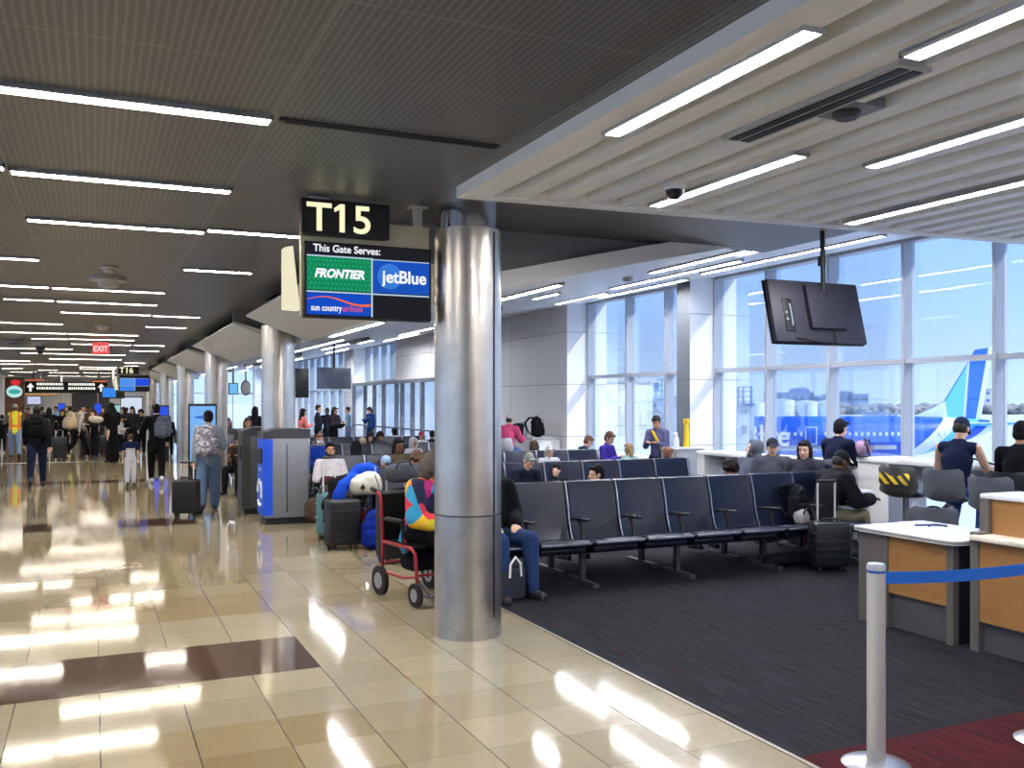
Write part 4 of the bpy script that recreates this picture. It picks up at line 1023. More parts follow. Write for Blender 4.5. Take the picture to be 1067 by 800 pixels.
ARM = {  # upper-arm and forearm directions for the right side (+x); mirrored for the left
    'down': ((.16, -.05, -1), (.06, .22, -1)), 'swingf': ((.12, .35, -1), (.0, .6, -.9)), 'swingb': ((.14, -.42, -1), (.05, -.1, -1)),
    'lap': ((.22, .18, -1), (-.55, 1, -.25)), 'phone': ((.18, .25, -1), (-.45, .9, .45)), 'fold': ((.25, .2, -1), (-1, .45, .05)),
    'table': ((.25, .45, -.9), (-.25, 1, .05)), 'pull': ((.12, -.25, -1), (.06, -.12, -1)), 'chest': ((.22, .1, -1), (-.65, .6, .75)),
    'reach': ((.3, .8, -.45), (.1, 1, .1)), 'rest': ((.3, -.02, -1), (.1, 1, -.1)), 'carry': ((.15, .3, -1), (-.5, .9, .3)), 'strap': ((.35, .15, -.9), (-.55, .25, .85))}
def joints(kind, armR='down', armL=None, yaw=0., pitch=.08, lean=0., stride=0., sh=.45, twist=0., female=False):
    J = {}; armL = armL or armR
    if kind == 'stand':
        d = V((0, math.sin(lean), math.cos(lean))); hip = V((0, 0, .93))
        J['hip'], J['waist'], J['chest'], J['neck'] = hip, hip + d * .16, hip + d * .35, hip + d * .53
        J['head'] = J['neck'] + d * .10 + V((0, .03 + .05 * pitch, .055 - .02 * pitch))
        for s, sg in (('R', 1), ('L', -1)):
            h = V((sg * .092, 0, .90)); a = stride * sg
            k = h + V((sg * .012, math.sin(a) * .42 + .015, -math.cos(a) * .42))
            b_ = a - abs(stride) * (.9 if sg * stride < 0 else .15)
            an = k + V((0, math.sin(b_) * .40, -math.cos(b_) * .40))
            J['hip' + s], J['kn' + s], J['an' + s] = h, k, an
            J['toe' + s] = V((sg * .14, 1, -.05 if sg * stride >= 0 else -.55)).normalized()
        mz = min(J['anR'].z + min(0, J['toeR'].z * .17), J['anL'].z + min(0, J['toeL'].z * .17)) - .062
        for k_ in J:
            if not k_.startswith('toe'): J[k_] = J[k_] - V((0, 0, mz))
    else:
        d = V((0, math.sin(lean), math.cos(lean))); hip = V((0, 0, sh + .085))
        J['hip'], J['waist'], J['chest'], J['neck'] = hip, hip + d * .14, hip + d * .32, hip + d * .50 + V((0, .015, 0))
        J['head'] = J['neck'] + d * .06 + V((0, .035 + .05 * pitch, .095 - .03 * pitch))
        for s, sg in (('R', 1), ('L', -1)):
            h = V((sg * .095, .03, sh + .075)); k = h + V((sg * .06, .41, .01 if kind == 'sit' else -.12))
            fz = .07 if kind == 'sit' else .34
            J['hip' + s], J['kn' + s] = h, k
            J['an' + s] = V((k.x + sg * .0, k.y + (.05 if kind == 'sit' else -.12), fz + 0)); J['toe' + s] = V((sg * .2, 1, 0)).normalized()
    J['hr'] = hrot(yaw, pitch)
    up = (J['neck'] - J['chest']).normalized(); lat = V((math.cos(twist), math.sin(twist), 0)); fw = up.cross(lat) * -1
    fw = lat.cross(up) * -1
    fw = up.cross(lat)
    J['lat'] = lat; sw = .17 if female else .188
    for s, sg, arm in (('R', 1, armR), ('L', -1, armL)):
        S = J['neck'] - up * .055 + lat * sg * sw; u_, f_ = ARM[arm]
        du = V((u_[0] * sg, u_[1], u_[2])).normalized(); df = V((f_[0] * sg, f_[1], f_[2])).normalized()
        J['sh' + s], J['el' + s], J['wr' + s], J['hd' + s] = S, S + du * .28, S + du * .28 + df * .245, df
    return J
def hand(b, w, d, sg):
    d = d.normalized(); side = V((-sg, 0, 0)); side = (side - d * side.dot(d))
    side = side.normalized() if side.length > .05 else V((0, 1, 0))
    n = d.cross(side) * sg
    if n.length < .1: n = V((0, 1, 0))
    n.normalize(); across = n.cross(d).normalized()
    c = w + d * .05; cap(b, w + d * .012, w + d * .075, .026, .036, 1.05, .48, across)
    L = (.062, .07, .066, .052)
    for k in range(4):
        o = (k - 1.5) * .0205; p = w + d * .085 + across * o
        m = p + d * L[k] * .5 - n * .008; e = m + d * L[k] * .38 - n * .026
        cap(b, p, m, .0105, .0098, n=8); cap(b, m, e, .0098, .0085, n=8)
    ts = -1 if across.dot(V((0, 1, 0))) < 0 else 1
    p = w + d * .035 + across * ts * .028; m = p + d * .03 + across * ts * .026 - n * .008; e = m + d * .03 + across * ts * .004 - n * .01
    cap(b, p, m, .0125, .0115, n=8); cap(b, m, e, .0115, .0095, n=8)
def body_mesh(J, female=False):
    b = B(); lat = J['lat']
    cap(b, J['hip'], J['waist'], .148 if female else .14, .12, 1, .68, lat); cap(b, J['waist'], J['chest'], .12, .145, 1, .66, lat); cap(b, J['chest'], J['neck'] - (J['neck'] - J['chest']) * .3, .15, .1, 1.02, .62, lat)
    cap(b, J['shL'] * .86 + J['shR'] * .14, J['shR'] * .86 + J['shL'] * .14, .052, .052)
    hc, R = J['head'], J['hr']
    cap(b, J['neck'] - V((0, 0, .05)), hc + R @ V((0, -.02, -.05)), .056, .05)
    ell(b, hc + R @ V((0, -.012, .025)), (.074, .094, .098), R); ell(b, hc + R @ V((0, .022, -.045)), (.058, .066, .078), R)
    ell(b, hc + R @ V((0, .066, -.098)), (.026, .02, .02), R)
    cap(b, hc + R @ V((0, .088, .008)), hc + R @ V((0, .112, -.032)), .009, .0145, n=8)
    cap(b, hc + R @ V((-.04, .076, .026)), hc + R @ V((.04, .076, .026)), .013, .013, n=8)
    for sg in (-1, 1):
        ell(b, hc + R @ V((sg * .076, -.008, -.008)), (.011, .022, .032), R, 10); ell(b, hc + R @ V((sg * .036, .058, -.03)), (.022, .022, .02), R, 10)
    for s, sg in (('R', 1), ('L', -1)):
        cap(b, J['sh' + s], J['el' + s], .05, .041); cap(b, J['el' + s], J['wr' + s], .042, .027); hand(b, J['wr' + s], J['hd' + s], sg)
        cap(b, J['hip' + s], J['kn' + s], .084, .052); a = J['an' + s]; k = J['kn' + s]; m = k.lerp(a, .32) + V((0, -.012, 0))
        cap(b, k, m, .050, .050); cap(b, m, a, .050, .034); cap(b, a + V((0, -.02, -.02)), a + J['toe' + s] * .11 + V((0, 0, -.034)), .030, .024)
    return remesh(b, .0105, .28, 3, .45)
def top_mesh(J, sleeve='long', length=.0, thick=.016, hood=False, female=False, puff=0.):
    b = B(); lat = J['lat']; t = thick + puff; dn = (J['hip'] - J['waist']).normalized()
    cap(b, J['hip'] + dn * length, J['waist'], .150 + t, .128 + t, 1, .70, lat); cap(b, J['waist'], J['chest'], .128 + t, .150 + t, 1, .69, lat)
    cap(b, J['chest'], J['neck'] - (J['neck'] - J['chest']) * .3, .153 + t, .098 + t, 1.02, .66, lat); cap(b, J['shL'] * .9 + J['shR'] * .1, J['shR'] * .9 + J['shL'] * .1, .055 + t * .9, .055 + t * .9)
    cap(b, J['neck'] - V((0, 0, .07)), J['neck'] - V((0, -.006, .012)), .075 + t, .062)
    for s in 'RL':
        if sleeve == 'none': continue
        S, E, W = J['sh' + s], J['el' + s], J['wr' + s]
        if sleeve == 'short': cap(b, S, S.lerp(E, .62), .056 + t, .055 + t)
        else:
            cap(b, S, E, .053 + t, .047 + t); cap(b, E, E.lerp(W, .93), .047 + t, .033 + t)
    if hood == 'down': ell(b, J['neck'] + V((0, -.085, .0)), (.12, .075, .075))
    return remesh(b, .0145, .32, 3, .5)
def pants_mesh(J, wide=0., short=False):
    b = B(); cap(b, J['hip'] - (J['waist'] - J['hip']) * .1, J['waist'] * .45 + J['hip'] * .55, .162, .142, 1, .74, J['lat'])
    for s in 'RL':
        k, a = J['kn' + s], J['an' + s]
        cap(b, J['hip' + s], k, .104, .082 + wide * .6)
        if not short: cap(b, k, k.lerp(a, .35), .082 + wide * .6, .076 + wide * .8); cap(b, k.lerp(a, .35), a + (k - a) * .02, .076 + wide * .8, .060 + wide)
    return remesh(b, .0145, .32, 3, .5)
def robe_mesh(J):
    b = B(); cap(b, V((0, 0, .17)), J['waist'], .24, .17, 1, .8); cap(b, J['waist'], J['chest'], .17, .18, 1, .72, J['lat']); cap(b, J['chest'], J['neck'] - V((0, 0, .05)), .18, .12, 1.02, .68, J['lat'])
    for s in 'RL': cap(b, J['sh' + s], J['el' + s], .078, .085); cap(b, J['el' + s], J['wr' + s], .085, .095)
    return remesh(b, .016, .32, 3, .5)
def shoes_mesh(J, sd):
    b = B()
    for s in sd:
        a, d = J['an' + s], J['toe' + s]; side = d.cross(V((0, 0, 1))).normalized()
        cap(b, a - d * .045 + V((0, 0, -.028)), a + d * .135 + V((0, 0, -.034)), .048, .042, 1, .95, side); cap(b, a + V((0, -.01, .0)), a + V((0, 0, .03)), .050, .048)
        add_box(b, a + d * .045 + V((0, 0, -.058)), (.082, .25, .02), Matrix.Rotation(math.atan2(d.y, d.x) - PI / 2, 4, 'Z') @ Matrix.Rotation(math.asin(max(-1, min(1, d.z))), 4, 'X'), .006)
    return remesh(b, .0105, .35, 2, .5)
def hair_mesh(J, st):
    hc, R = J['head'], J['hr']; b = B(); L = lambda *p: hc + R @ V(p)
    if st in ('short', 'long', 'bun', 'pony', 'bob'):
        ell(b, L(0, -.026, .04), (.083, .094, .098), R); ell(b, L(0, -.045, -.02), (.079, .062, .07), R)
        for sg in (-1, 1): cap(b, L(sg * .07, .012, .03), L(sg * .073, .012, -.005), .014, .01, n=8)
        cap(b, L(-.045, .062, .088), L(.045, .062, .088), .024, .024, n=10)
    if st in ('long', 'bob'):
        n = -.30 if st == 'long' else -.13
        cap(b, L(0, -.07, 0), L(0, -.085, n), .072, .05, 1.25, .6, R @ V((1, 0, 0)))
        for sg in (-1, 1): cap(b, L(sg * .074, -.01, .02), L(sg * .08, -.015, n * .8), .032, .024, n=10)
    if st == 'bun': ell(b, L(0, -.11, .09), (.05, .05, .05), R)
    if st == 'pony': cap(b, L(0, -.1, .05), L(0, -.15, -.12), .035, .02)
    if st == 'curly':
        random.seed(5)
        for i in range(70):
            a = random.uniform(0, 2 * PI); z = random.uniform(-.35, 1); q = math.sqrt(1 - z * z) if abs(z) < 1 else 0
            x, y, zz = math.cos(a) * q * .092, math.sin(a) * q * .098 - .025, z * .1 + .04
            if y > .035 and zz < .085: continue
            ell(b, L(x, y, zz), (.032, .032, .032), R, 8)
        ell(b, L(0, -.028, .045), (.088, .09, .1), R)
    if st == 'greycurly':
        random.seed(9); ell(b, L(0, -.03, .02), (.1, .095, .12), R); ell(b, L(0, -.05, -.06), (.1, .07, .1), R)
        for i in range(70):
            a = random.uniform(0, 2 * PI); z = random.uniform(-1, 1); q = math.sqrt(1 - z * z)
            x, y, zz = math.cos(a) * q * .1, math.sin(a) * q * .095 - .035, z * .13 - .0
            if y > .03 and zz < .07: continue
            ell(b, L(x, y, zz), (.03, .03, .03), R, 8)
    if st in ('cap', 'beanie'):
        ell(b, L(0, -.012, .055), (.083, .1, .085), R)
        if st == 'cap': cap(b, L(0, .075, .055), L(0, .15, .04), .05, .045, 1.35, .16, R @ V((1, 0, 0)))
        else: ell(b, L(0, -.012, .03), (.085, .102, .05), R)
    if st == 'hood':
        ell(b, L(0, -.035, .03), (.105, .105, .125), R); ell(b, L(0, -.06, -.09), (.1, .08, .09), R)
        for k in range(16):
            a = 2 * PI * k / 16; a2 = 2 * PI * (k + 1) / 16
            cap(b, L(.085 * math.cos(a), .055, .0 + .115 * math.sin(a)), L(.085 * math.cos(a2), .055, .0 + .115 * math.sin(a2)), .022, .022, n=8)
    if st == 'veil':
        ell(b, L(0, -.025, .03), (.095, .1, .115), R); cap(b, L(0, -.04, -.05), L(0, -.06, -.2), .1, .14, 1.1, .75, R @ V((1, 0, 0)))
        for sg in (-1, 1): cap(b, L(sg * .072, .02, .05), L(sg * .06, .035, -.12), .028, .04, n=10)
    return remesh(b, .0115, .4, 2, .5)
def face_meshes(J):
    hc, R = J['head'], J['hr']; e = B(); m = B(); w = B()
    for sg in (-1, 1):
        ell(e, hc + R @ V((sg * .031, .0845, .004)), (.0085, .006, .0065), R, 10); cap(w, hc + R @ V((sg * .017, .0895, .026)), hc + R @ V((sg * .046, .081, .026)), .0042, .003, n=6)
    cap(m, hc + R @ V((-.02, .0855, -.066)), hc + R @ V((.02, .0855, -.066)), .0055, .0055, n=8)
    return mesh_of('eyes', e), mesh_of('lips', m), mesh_of('eyebrows', w)
POSE = {}
def pose(key, kind, **kw): POSE[key] = (joints(kind, **kw), kw.get('female', False), {})
def pm(key, what, fn):
    c = POSE[key][2]
    if what not in c: c[what] = fn(POSE[key][0])
    return c[what]
SKIN = {'l': (232, 188, 160), 'm': (196, 146, 112), 'd': (112, 76, 56), 'b': (78, 52, 40)}
NP = [0]
def person(key, loc, rz, label, top=(40, 40, 45), pants=(35, 36, 42), skin='l', hair='short', hc=(40, 30, 25), shoes=(30, 30, 32), sc=1., sleeve='long', length=.0, hood=False, puff=0., wide=0., robe=None, tmat=None, face=True, group=None, shorts=False):
    J, fem, _ = POSE[key]
    t = thing('person', label, 'person', loc, rz, group, sc)
    def add(nm, me, m):
        o = bpy.data.objects.new(nm, me); COL.objects.link(o); o.parent = t
        if not len(me.materials): me.materials.append(m)
        o.material_slots[0].link = 'OBJECT'; o.material_slots[0].material = m; return o
    add('body', pm(key, 'body', lambda j: body_mesh(j, fem)), M(tuple(x * .92 for x in SKIN[skin]), .55, 0, .06, 12, .05, Specular_IOR_Level=.3))
    if robe: add('robe', pm(key, 'robe', robe_mesh), cloth(robe))
    else:
        add('top', pm(key, ('top', sleeve, length, hood, puff), lambda j: top_mesh(j, sleeve, length, .016, hood, fem, puff)), tmat or cloth(top))
        add('trousers', pm(key, ('pants', wide, shorts), lambda j: pants_mesh(j, wide, shorts)), cloth(pants))
    for sd in 'RL': add('shoe', pm(key, 'shoe' + sd, lambda j: shoes_mesh(j, sd)), M(shoes, .6))
    if hair != 'bald': add({'cap': 'cap', 'beanie': 'beanie', 'hood': 'hood', 'veil': 'headscarf'}.get(hair, 'hair'), pm(key, ('hair', hair), lambda j: hair_mesh(j, hair)), M(tuple(x * .8 for x in hc), .8, 0, .3, 60, .4, Specular_IOR_Level=.2))
    if hair == 'cap': add('hair', pm(key, ('hair', 'under'), lambda j: under_hair(j)), M((38, 30, 26), .75, 0, .3, 60, .4))
    if face:
        for nm, me, m in zip(('eyes', 'lips', 'eyebrows'), pm(key, 'face', face_meshes), (M((28, 22, 20), .2), M((168, 96, 84), .5), M((36, 28, 24), .8))): add(nm, me, m)
    return t
def under_hair(J):
    hc, R = J['head'], J['hr']; b = B(); ell(b, hc + R @ V((0, -.04, .0)), (.078, .07, .075), R)
    for sg in (-1, 1): cap(b, hc + R @ V((sg * .07, .008, .02)), hc + R @ V((sg * .072, .01, -.012)), .013, .009, n=8)
    return remesh(b, .0115, .4, 2, .5)
def headtop(key): return POSE[key][0]['head'].z + .125
def by_feet(u, vf, vh, key): 
    p = onZ(u, vf, 0); zc = p.x * SN + p.y * CS; zt = H + (VH - vh) / F * zc
    return p, max(.55, min(1.12, zt / headtop(key)))
def by_head(u, vh, Y, key, rz, lo=.84, hi=1.08):
    h = POSE[key][0]['head']; off = Matrix.Rotation(rz, 3, 'Z') @ V((h.x, h.y, 0))
    p = onY(u, vh, Y + off.y); sit = key.startswith('sit'); q = .25 if sit else 0.
    s = max(lo, min(hi, (p.z - q) / (headtop(key) - q))); off *= s
    return V((p.x - off.x, Y, max(0., q * (1 - s)))), s
# ================================================================ LUGGAGE
def suitcase(name, label, loc, rz, w, d, h, col, hh=.0, ribs=4, rough=.4, hcol=None):
    """upright wheeled case; front looks to -y; hh = how far the handle is pulled out"""
    t = thing(name, label, 'suitcase', loc, rz); m = M(tuple(x * .75 for x in col), rough, 0, .12, 30, .05)
    b = B(); add_box(b, (0, 0, .055 + h / 2), (w, d, h), None, .045, 3); obj('shell', b, m, t)
    for k in range(ribs):
        q = B(); z = .055 + h * (.25 + .5 * k / max(1, ribs - 1)); add_box(q, (0, 0, z), (w + .012, d + .012, .014), None, .005); obj('rib', q, m, t)
    q = B(); add_box(q, (0, 0, .055 + h / 2), (w * .985, .012, h + .012), None, .005); obj('zip_band', q, BLACK, t)
    q = B(); tube(q, [(-.09, 0, .05 + h), (-.08, 0, .085 + h), (.08, 0, .085 + h), (.09, 0, .05 + h)], .012, 8); obj('top_handle', q, BLACK, t)
    if hh > 0:
        for sx in (-1, 1):
            q = B(); tube(q, [(sx * w * .24, d * .28, .05 + h * .9), (sx * w * .24, d * .28, .06 + h + hh)], .011, 8); hr_ = obj('handle_rod', q, hcol or M((214, 214, 212), .35, .2), t)
        q = B(); tube(q, [(-w * .27, d * .28, .06 + h + hh), (w * .27, d * .28, .06 + h + hh)], .018, 8); obj('grip', q, BLACK, hr_)
    for sx in (-1, 1):
        for sy in (-1, 1):
            q = B(); tube(q, [(sx * (w / 2 - .06) - .018, sy * (d / 2 - .05), .03), (sx * (w / 2 - .06) + .018, sy * (d / 2 - .05), .03)], .03, 14); add_box(q, (sx * (w / 2 - .06), sy * (d / 2 - .05), .05), (.05, .05, .03), None, .008); obj('wheel', q, RUBBER, t)
    return t
def backpack(name, label, loc, rz, col, h=.46, w=.32, d=.18, pocket=None, straps=True, pat=None, tilt=0.):
    """front pocket looks to -y; origin at the bottom"""
    t = thing(name, label, 'backpack', loc, rz); t.rotation_euler = (tilt, 0, rz); m = pat or cloth(col)
    b = B(); cap(b, (0, 0, w * .46), (0, .01, h - w * .40), w * .5, w * .42, 1, d / w, V((1, 0, 0)), 18); add_box(b, (0, 0, h * .38), (w * .96, d * .92, h * .66), None, .05, 3)
    obj('main_bag', remesh(b, .014, .4, 3), m, t)
    b = B(); add_box(b, (0, -d * .52, h * .3), (w * .72, d * .36, h * .42), None, .035, 3); pk = obj('pocket', b, pocket or m, t)
    q = B(); tube(q, [(-w * .36, -d * .36, h * .62), (-w * .3, -d * .42, h * .82), (0, -d * .40, h * .93), (w * .3, -d * .42, h * .82), (w * .36, -d * .36, h * .62)], .006, 6); obj('zip', q, BLACK, t)
    q = B(); tube(q, [(-.03, d * .2, h * .97), (-.02, d * .15, h * 1.05), (.02, d * .15, h * 1.05), (.03, d * .2, h * .97)], .008, 6); obj('top_loop', q, m, t)
    if straps:
        for sx in (-1, 1):
            q = B(); rl = [(sx * w * .22, d * .3, h * .95), (sx * w * .27, d * .9, h * .93), (sx * w * .33, d * 1.35, h * .7), (sx * w * .36, d * 1.15, h * .4), (sx * w * .4, d * .45, h * .14)]
            tube(q, rl, [.018, .026, .026, .022, .012], 8); obj('strap', q, m, t)
    return t
def soft_bag(name, label, loc, rz, col, w, d, h, cat='bag', straps=True, seed=1):
    t = thing(name, label, cat, loc, rz); random.seed(seed)
    b = B(); add_box(b, (0, 0, h * .4), (w * .94, d * .94, h * .74), None, min(w, d, h) * .3, 4); ell(b, (w * .12, 0, h * .62), (w * .34, d * .45, h * .38)); ell(b, (-w * .2, .02, h * .55), (w * .3, d * .42, h * .36))
    obj('main_bag', remesh(b, max(.012, h * .05), .5, 6), cloth(col), t)
    if straps:
        q = B(); tube(q, [(-w * .3, -d * .3, h * .6), (-w * .2, -d * .4, h * 1.0), (w * .1, -d * .4, h * 1.05), (w * .28, -d * .3, h * .62)], .012, 8); obj('strap', q, BLACK, t)
    return t

# ================================================================ POSES
pose('walk', 'stand', armR='swingb', armL='swingf', stride=.36, lean=.05); pose('walk2', 'stand', armR='swingf', armL='strap', stride=-.24, lean=.03)
pose('pull', 'stand', armR='chest', armL='pull', stride=.30, lean=.06, female=True, pitch=.25)
pose('child', 'stand', armR='down', stride=.14)
pose('stand', 'stand', armR='down', stride=.05); pose('standf', 'stand', armR='carry', armL='down', female=True, stride=-.08)
pose('standp', 'stand', armR='phone', armL='down', pitch=.45, stride=.06, yaw=.2); pose('standc', 'stand', armR='carry', lean=.03, pitch=.2)
pose('standr', 'stand', armR='carry', armL='carry', pitch=.5, lean=.08, female=True)
pose('walkc', 'stand', armR='pull', armL='swingf', stride=.34, lean=.1)
pose('sit', 'sit', armR='lap', lean=-.16); pose('sitf', 'sit', armR='lap', lean=-.14, female=True, yaw=.3); pose('sitphone', 'sit', armR='phone', lean=-.1, pitch=.55)
pose('sitfold', 'sit', armR='fold', lean=-.22, pitch=-.02); pose('sitdown', 'sit', armR='phone', lean=.12, pitch=.75)
pose('sityaw', 'sit', armR='lap', lean=-.2, yaw=1.35, pitch=.1); pose('sityawr', 'sit', armR='lap', lean=-.25, yaw=-1.1, pitch=.15); pose('sitslump', 'sit', armR='lap', lean=-.55, yaw=-.5, pitch=-.25)
pose('sitlap', 'sit', armR='table', lean=.34, pitch=.5); pose('sitlean', 'sit', armR='table', lean=.5, pitch=.55); pose('sitturn', 'sit', armR='rest', lean=-.25, yaw=.35, pitch=.1)
pose('stool', 'stool', armR='table', sh=.74, lean=.2, pitch=.5); pose('stool2', 'stool', armR='table', sh=.74, lean=.1, pitch=.2)
pose('wchair', 'sit', armR='lap', sh=.5, lean=.26, pitch=.35, yaw=.7, female=True)

# ================================================================ PEOPLE IN THE CONCOURSE
def walker(u, vf, vh, key, rz, label, **kw):
    p, s = by_feet(u, vf, vh, key); return person(key, (p.x, p.y, 0), rz, label, sc=s, **kw), p, s
def worn(p, s, rz, name, label, z=1.02, off=(0, -.25), **kw):
    o = Matrix.Rotation(rz, 3, 'Z') @ V((off[0], off[1], 0)) * s
    t = backpack(name, label, (p.x + o.x, p.y + o.y, z * s), rz, **kw); t.scale = (s,) * 3; return t
pr, p, s = walker(15.5, 478, 421, 'walk2', .1, 'person in a yellow and orange safety vest and pale jeans walking away at far left', top=(120, 116, 108), pants=(150, 172, 198), skin='d', hair='beanie', hc=(178, 172, 160), puff=.01)
def vest_mat():
    t = NT('safety_vest'); tc = t.n('TexCoord'); sp = t.n('SeparateXYZ'); t.l(tc.outputs['Object'], sp.inputs[0])
    ax = t.math('ABSOLUTE', sp.outputs[0]); o1 = t.math('MULTIPLY', t.math('GREATER_THAN', ax, .075), t.math('LESS_THAN', ax, .15))
    o2 = t.math('MULTIPLY', t.math('GREATER_THAN', sp.outputs[2], 1.02), t.math('LESS_THAN', sp.outputs[2], 1.09))
    t.bsdf(t.mix(t.math('MAXIMUM', o1, o2), lin((225, 232, 40)), lin((240, 120, 60))), .7); return t.m
v = obj('vest', pm('walk2', ('vest',), lambda j: top_mesh(j, 'none', .0, .036)), vest_mat(), pr)
pr, p, s = walker(38.5, 506, 423.5, 'walk', 0, 'person in dark jacket and navy jeans with black backpack walking away at left', top=(34, 36, 48), pants=(44, 54, 84), hc=(48, 36, 30), puff=.012, shoes=(70, 70, 74))
worn(p, s, 0, 'backpack', 'black backpack worn by the person in navy jeans at left', col=(30, 28, 28), h=.52, w=.36, d=.2)
walker(136, 507, 452, 'child', 0, 'small child in white overalls and navy sleeves walking away', top=(38, 50, 92), pants=(226, 232, 244), hc=(110, 78, 60), sleeve='short', shoes=(34, 34, 38), wide=.012)[0]
bib = obj('overall_bib', pm('child', ('bib',), lambda j: bib_mesh(j)) if False else (lambda j: top_mesh(j, 'none', .02, .024))(POSE['child'][0]), cloth((226, 232, 244)), bpy.data.objects[[o.name for o in bpy.data.objects if o.name.startswith('person') and o.type == 'EMPTY'][-1]])
for v_ in bib.data.vertices: v_.co.z = min(v_.co.z, 1.30)
pr, p, s = walker(163, 504, 421, 'walk2', -.05, 'person all in black with grey backpack on one shoulder walking away', top=(26, 26, 30), pants=(24, 24, 27), hc=(28, 22, 20), puff=.014, length=.1, shoes=(220, 220, 224))
worn(p, s, -.25, 'backpack', 'grey backpack hanging on the right shoulder of the person in black', off=(.17, -.22), col=(118, 126, 142), h=.48, w=.34, d=.2)
pr, p, s = walker(217, 533, 428, 'pull', -.12, 'person in pale grey top and wide jeans with patterned backpack pulling a black suitcase', top=(158, 170, 182), pants=(118, 142, 172), skin='m', hc=(26, 24, 26), wide=.022, shoes=(45, 52, 66), puff=.012)
worn(p, s, -.1, 'backpack', 'grey and white patterned backpack on the back of the person in wide jeans', off=(-.03, -.25), z=.96, col=(150, 150, 160), h=.52, w=.38, d=.22, pat=patch_mat('camouflage_cloth', [(176, 178, 190), (120, 116, 130), (205, 206, 214), (150, 140, 150), (98, 104, 124)], 26.))
q = onZ(194, 538, 0); suitcase('suitcase', 'black soft suitcase with raised handle pulled by the person in wide jeans', (q.x, q.y, 0), -.35, .40, .24, .53, (26, 26, 29), .26, 0, .7)
W = walker
W(2, 472, 432, 'stand', 0, 'person in black cut by the left edge of the view', top=(28, 28, 32), pants=(30, 30, 34))
W(29.5, 471, 424.5, 'standp', 2.9, 'person with reddish brown top behind the safety vest, facing the camera', top=(120, 78, 66), pants=(40, 40, 46), skin='m')
W(51.5, 474, 424.5, 'stand', .3, 'person in black jacket with white side stripe right of the navy jeans', top=(30, 32, 38), pants=(26, 28, 32), hc=(40, 34, 32), hair='bob')
W(58, 468, 423, 'stand', 3.0, 'person in light blue shirt in the crowd, half hidden', top=(150, 180, 215), pants=(60, 64, 80), skin='m')
W(65.5, 475, 426, 'standp', 2.8, 'person all in black with a pale badge, standing in the middle of the crowd', top=(24, 24, 28), pants=(22, 22, 26), skin='m', hair='long', hc=(24, 20, 20))
W(73, 469, 423, 'stand', .2, 'person in yellow green top at the back of the crowd', top=(176, 200, 96), pants=(50, 52, 60), hc=(60, 46, 36))
pr, p, s = W(82, 477, 421, 'walkc', -1.25, 'person in grey top and black trousers with beige bag, leaning to the right', top=(186, 184, 182), pants=(30, 28, 30), skin='m', hair='cap', hc=(40, 40, 48), shoes=(190, 170, 140))
worn(p, s, -1.0, 'shoulder_bag', 'large beige bag on the back of the person in grey top', off=(-.02, -.26), z=.9, col=(200, 184, 158), h=.55, w=.46, d=.26)
q = onZ(91, 476, 0); suitcase('suitcase', 'dark brown suitcase with a pink handle beside the person with the beige bag', (q.x, q.y, 0), .2, .42, .26, .66, (70, 44, 40), .34, 3, .5, M((230, 150, 160), .5))
W(99, 477, 427, 'standc', 2.2, 'person in black coat holding a white pillow, brown hair', top=(30, 28, 32), pants=(34, 32, 36), hair='long', hc=(84, 56, 40), length=.2)
q = at(100.5, 437, 27.3); t = thing('pillow', 'white travel pillow held by the person in the black coat', 'pillow', q)
b = B(); ell(b, (0, 0, 0), (.2, .1, .11)); ell(b, (-.12, 0, .02), (.1, .1, .1)); obj('cushion', remesh(b, .02, .5, 4), cloth((224, 214, 196), .06), t)
q = B(); tube(q, [(-.18, -.03, 0), (0, -.102, .0), (.18, -.03, 0)], .006, 6); obj('piping', q, cloth((190, 176, 154)), t)
W(92.5, 469, 423.5, 'stand', 2.7, 'person in brown coat behind the black coat with the pillow', top=(112, 84, 66), pants=(50, 46, 46), skin='d')
W(117, 481, 420, 'standc', .6, 'tall person in a long black robe and black headscarf', robe=(22, 21, 24), hair='veil', hc=(24, 22, 25))
W(125.5, 476, 434, 'standf', -2.0, 'shorter person in white jacket and black trousers right of the black robe', top=(216, 214, 212), pants=(28, 28, 32), skin='m', hair='bob', hc=(36, 28, 26))
W(129, 472, 424, 'stand', 1.9, 'person with black hair and black jacket behind the white jacket', top=(32, 32, 38), pants=(34, 34, 40), hair='bob', hc=(22, 20, 22))
W(138.5, 474, 423.5, 'standp', 2.6, 'person with loose black hair and dark grey jacket left of the person with grey backpack', top=(52, 54, 62), pants=(30, 32, 38), hair='long', hc=(24, 21, 22))
W(147, 473, 427, 'standc', 3.0, 'person in dark top close to the left of the person with grey backpack', top=(44, 42, 52), pants=(30, 30, 36), skin='m', hair='curly', hc=(26, 22, 22))
W(176, 476, 433, 'stand', 2.6, 'person in black half hidden behind the grey backpack near the columns', top=(30, 30, 36), pants=(28, 28, 34), skin='d')
for i, (u, vf, vh, l) in enumerate(((44, 462, 423.5, 'in grey'), (69, 461, 423, 'in dark blue'), (86, 461, 424, 'in white'), (108, 462, 424, 'in brown'), (132, 462, 424.5, 'in black'), (23, 463, 424, 'in maroon'))):
    W(u, vf, vh, 'stand', [0, 3, .5, 2.6, .2, 3.1][i], 'person %s far behind in the crowd' % l, top=[(110, 112, 118), (52, 60, 92), (214, 214, 216), (104, 78, 60), (36, 36, 40), (112, 50, 52)][i], pants=(46, 48, 56), skin='lmdlmd'[i], hair=['short', 'bob', 'short', 'long', 'short', 'bun'][i])
bm = B(); a_ = onZ(0, 483, 0); bx(bm, -4.5, .35, a_.y - .06, a_.y + .06, 0, .004); struct('pale_floor_strip', bm, M((226, 222, 210), .3))  # thin pale strip laid across the floor
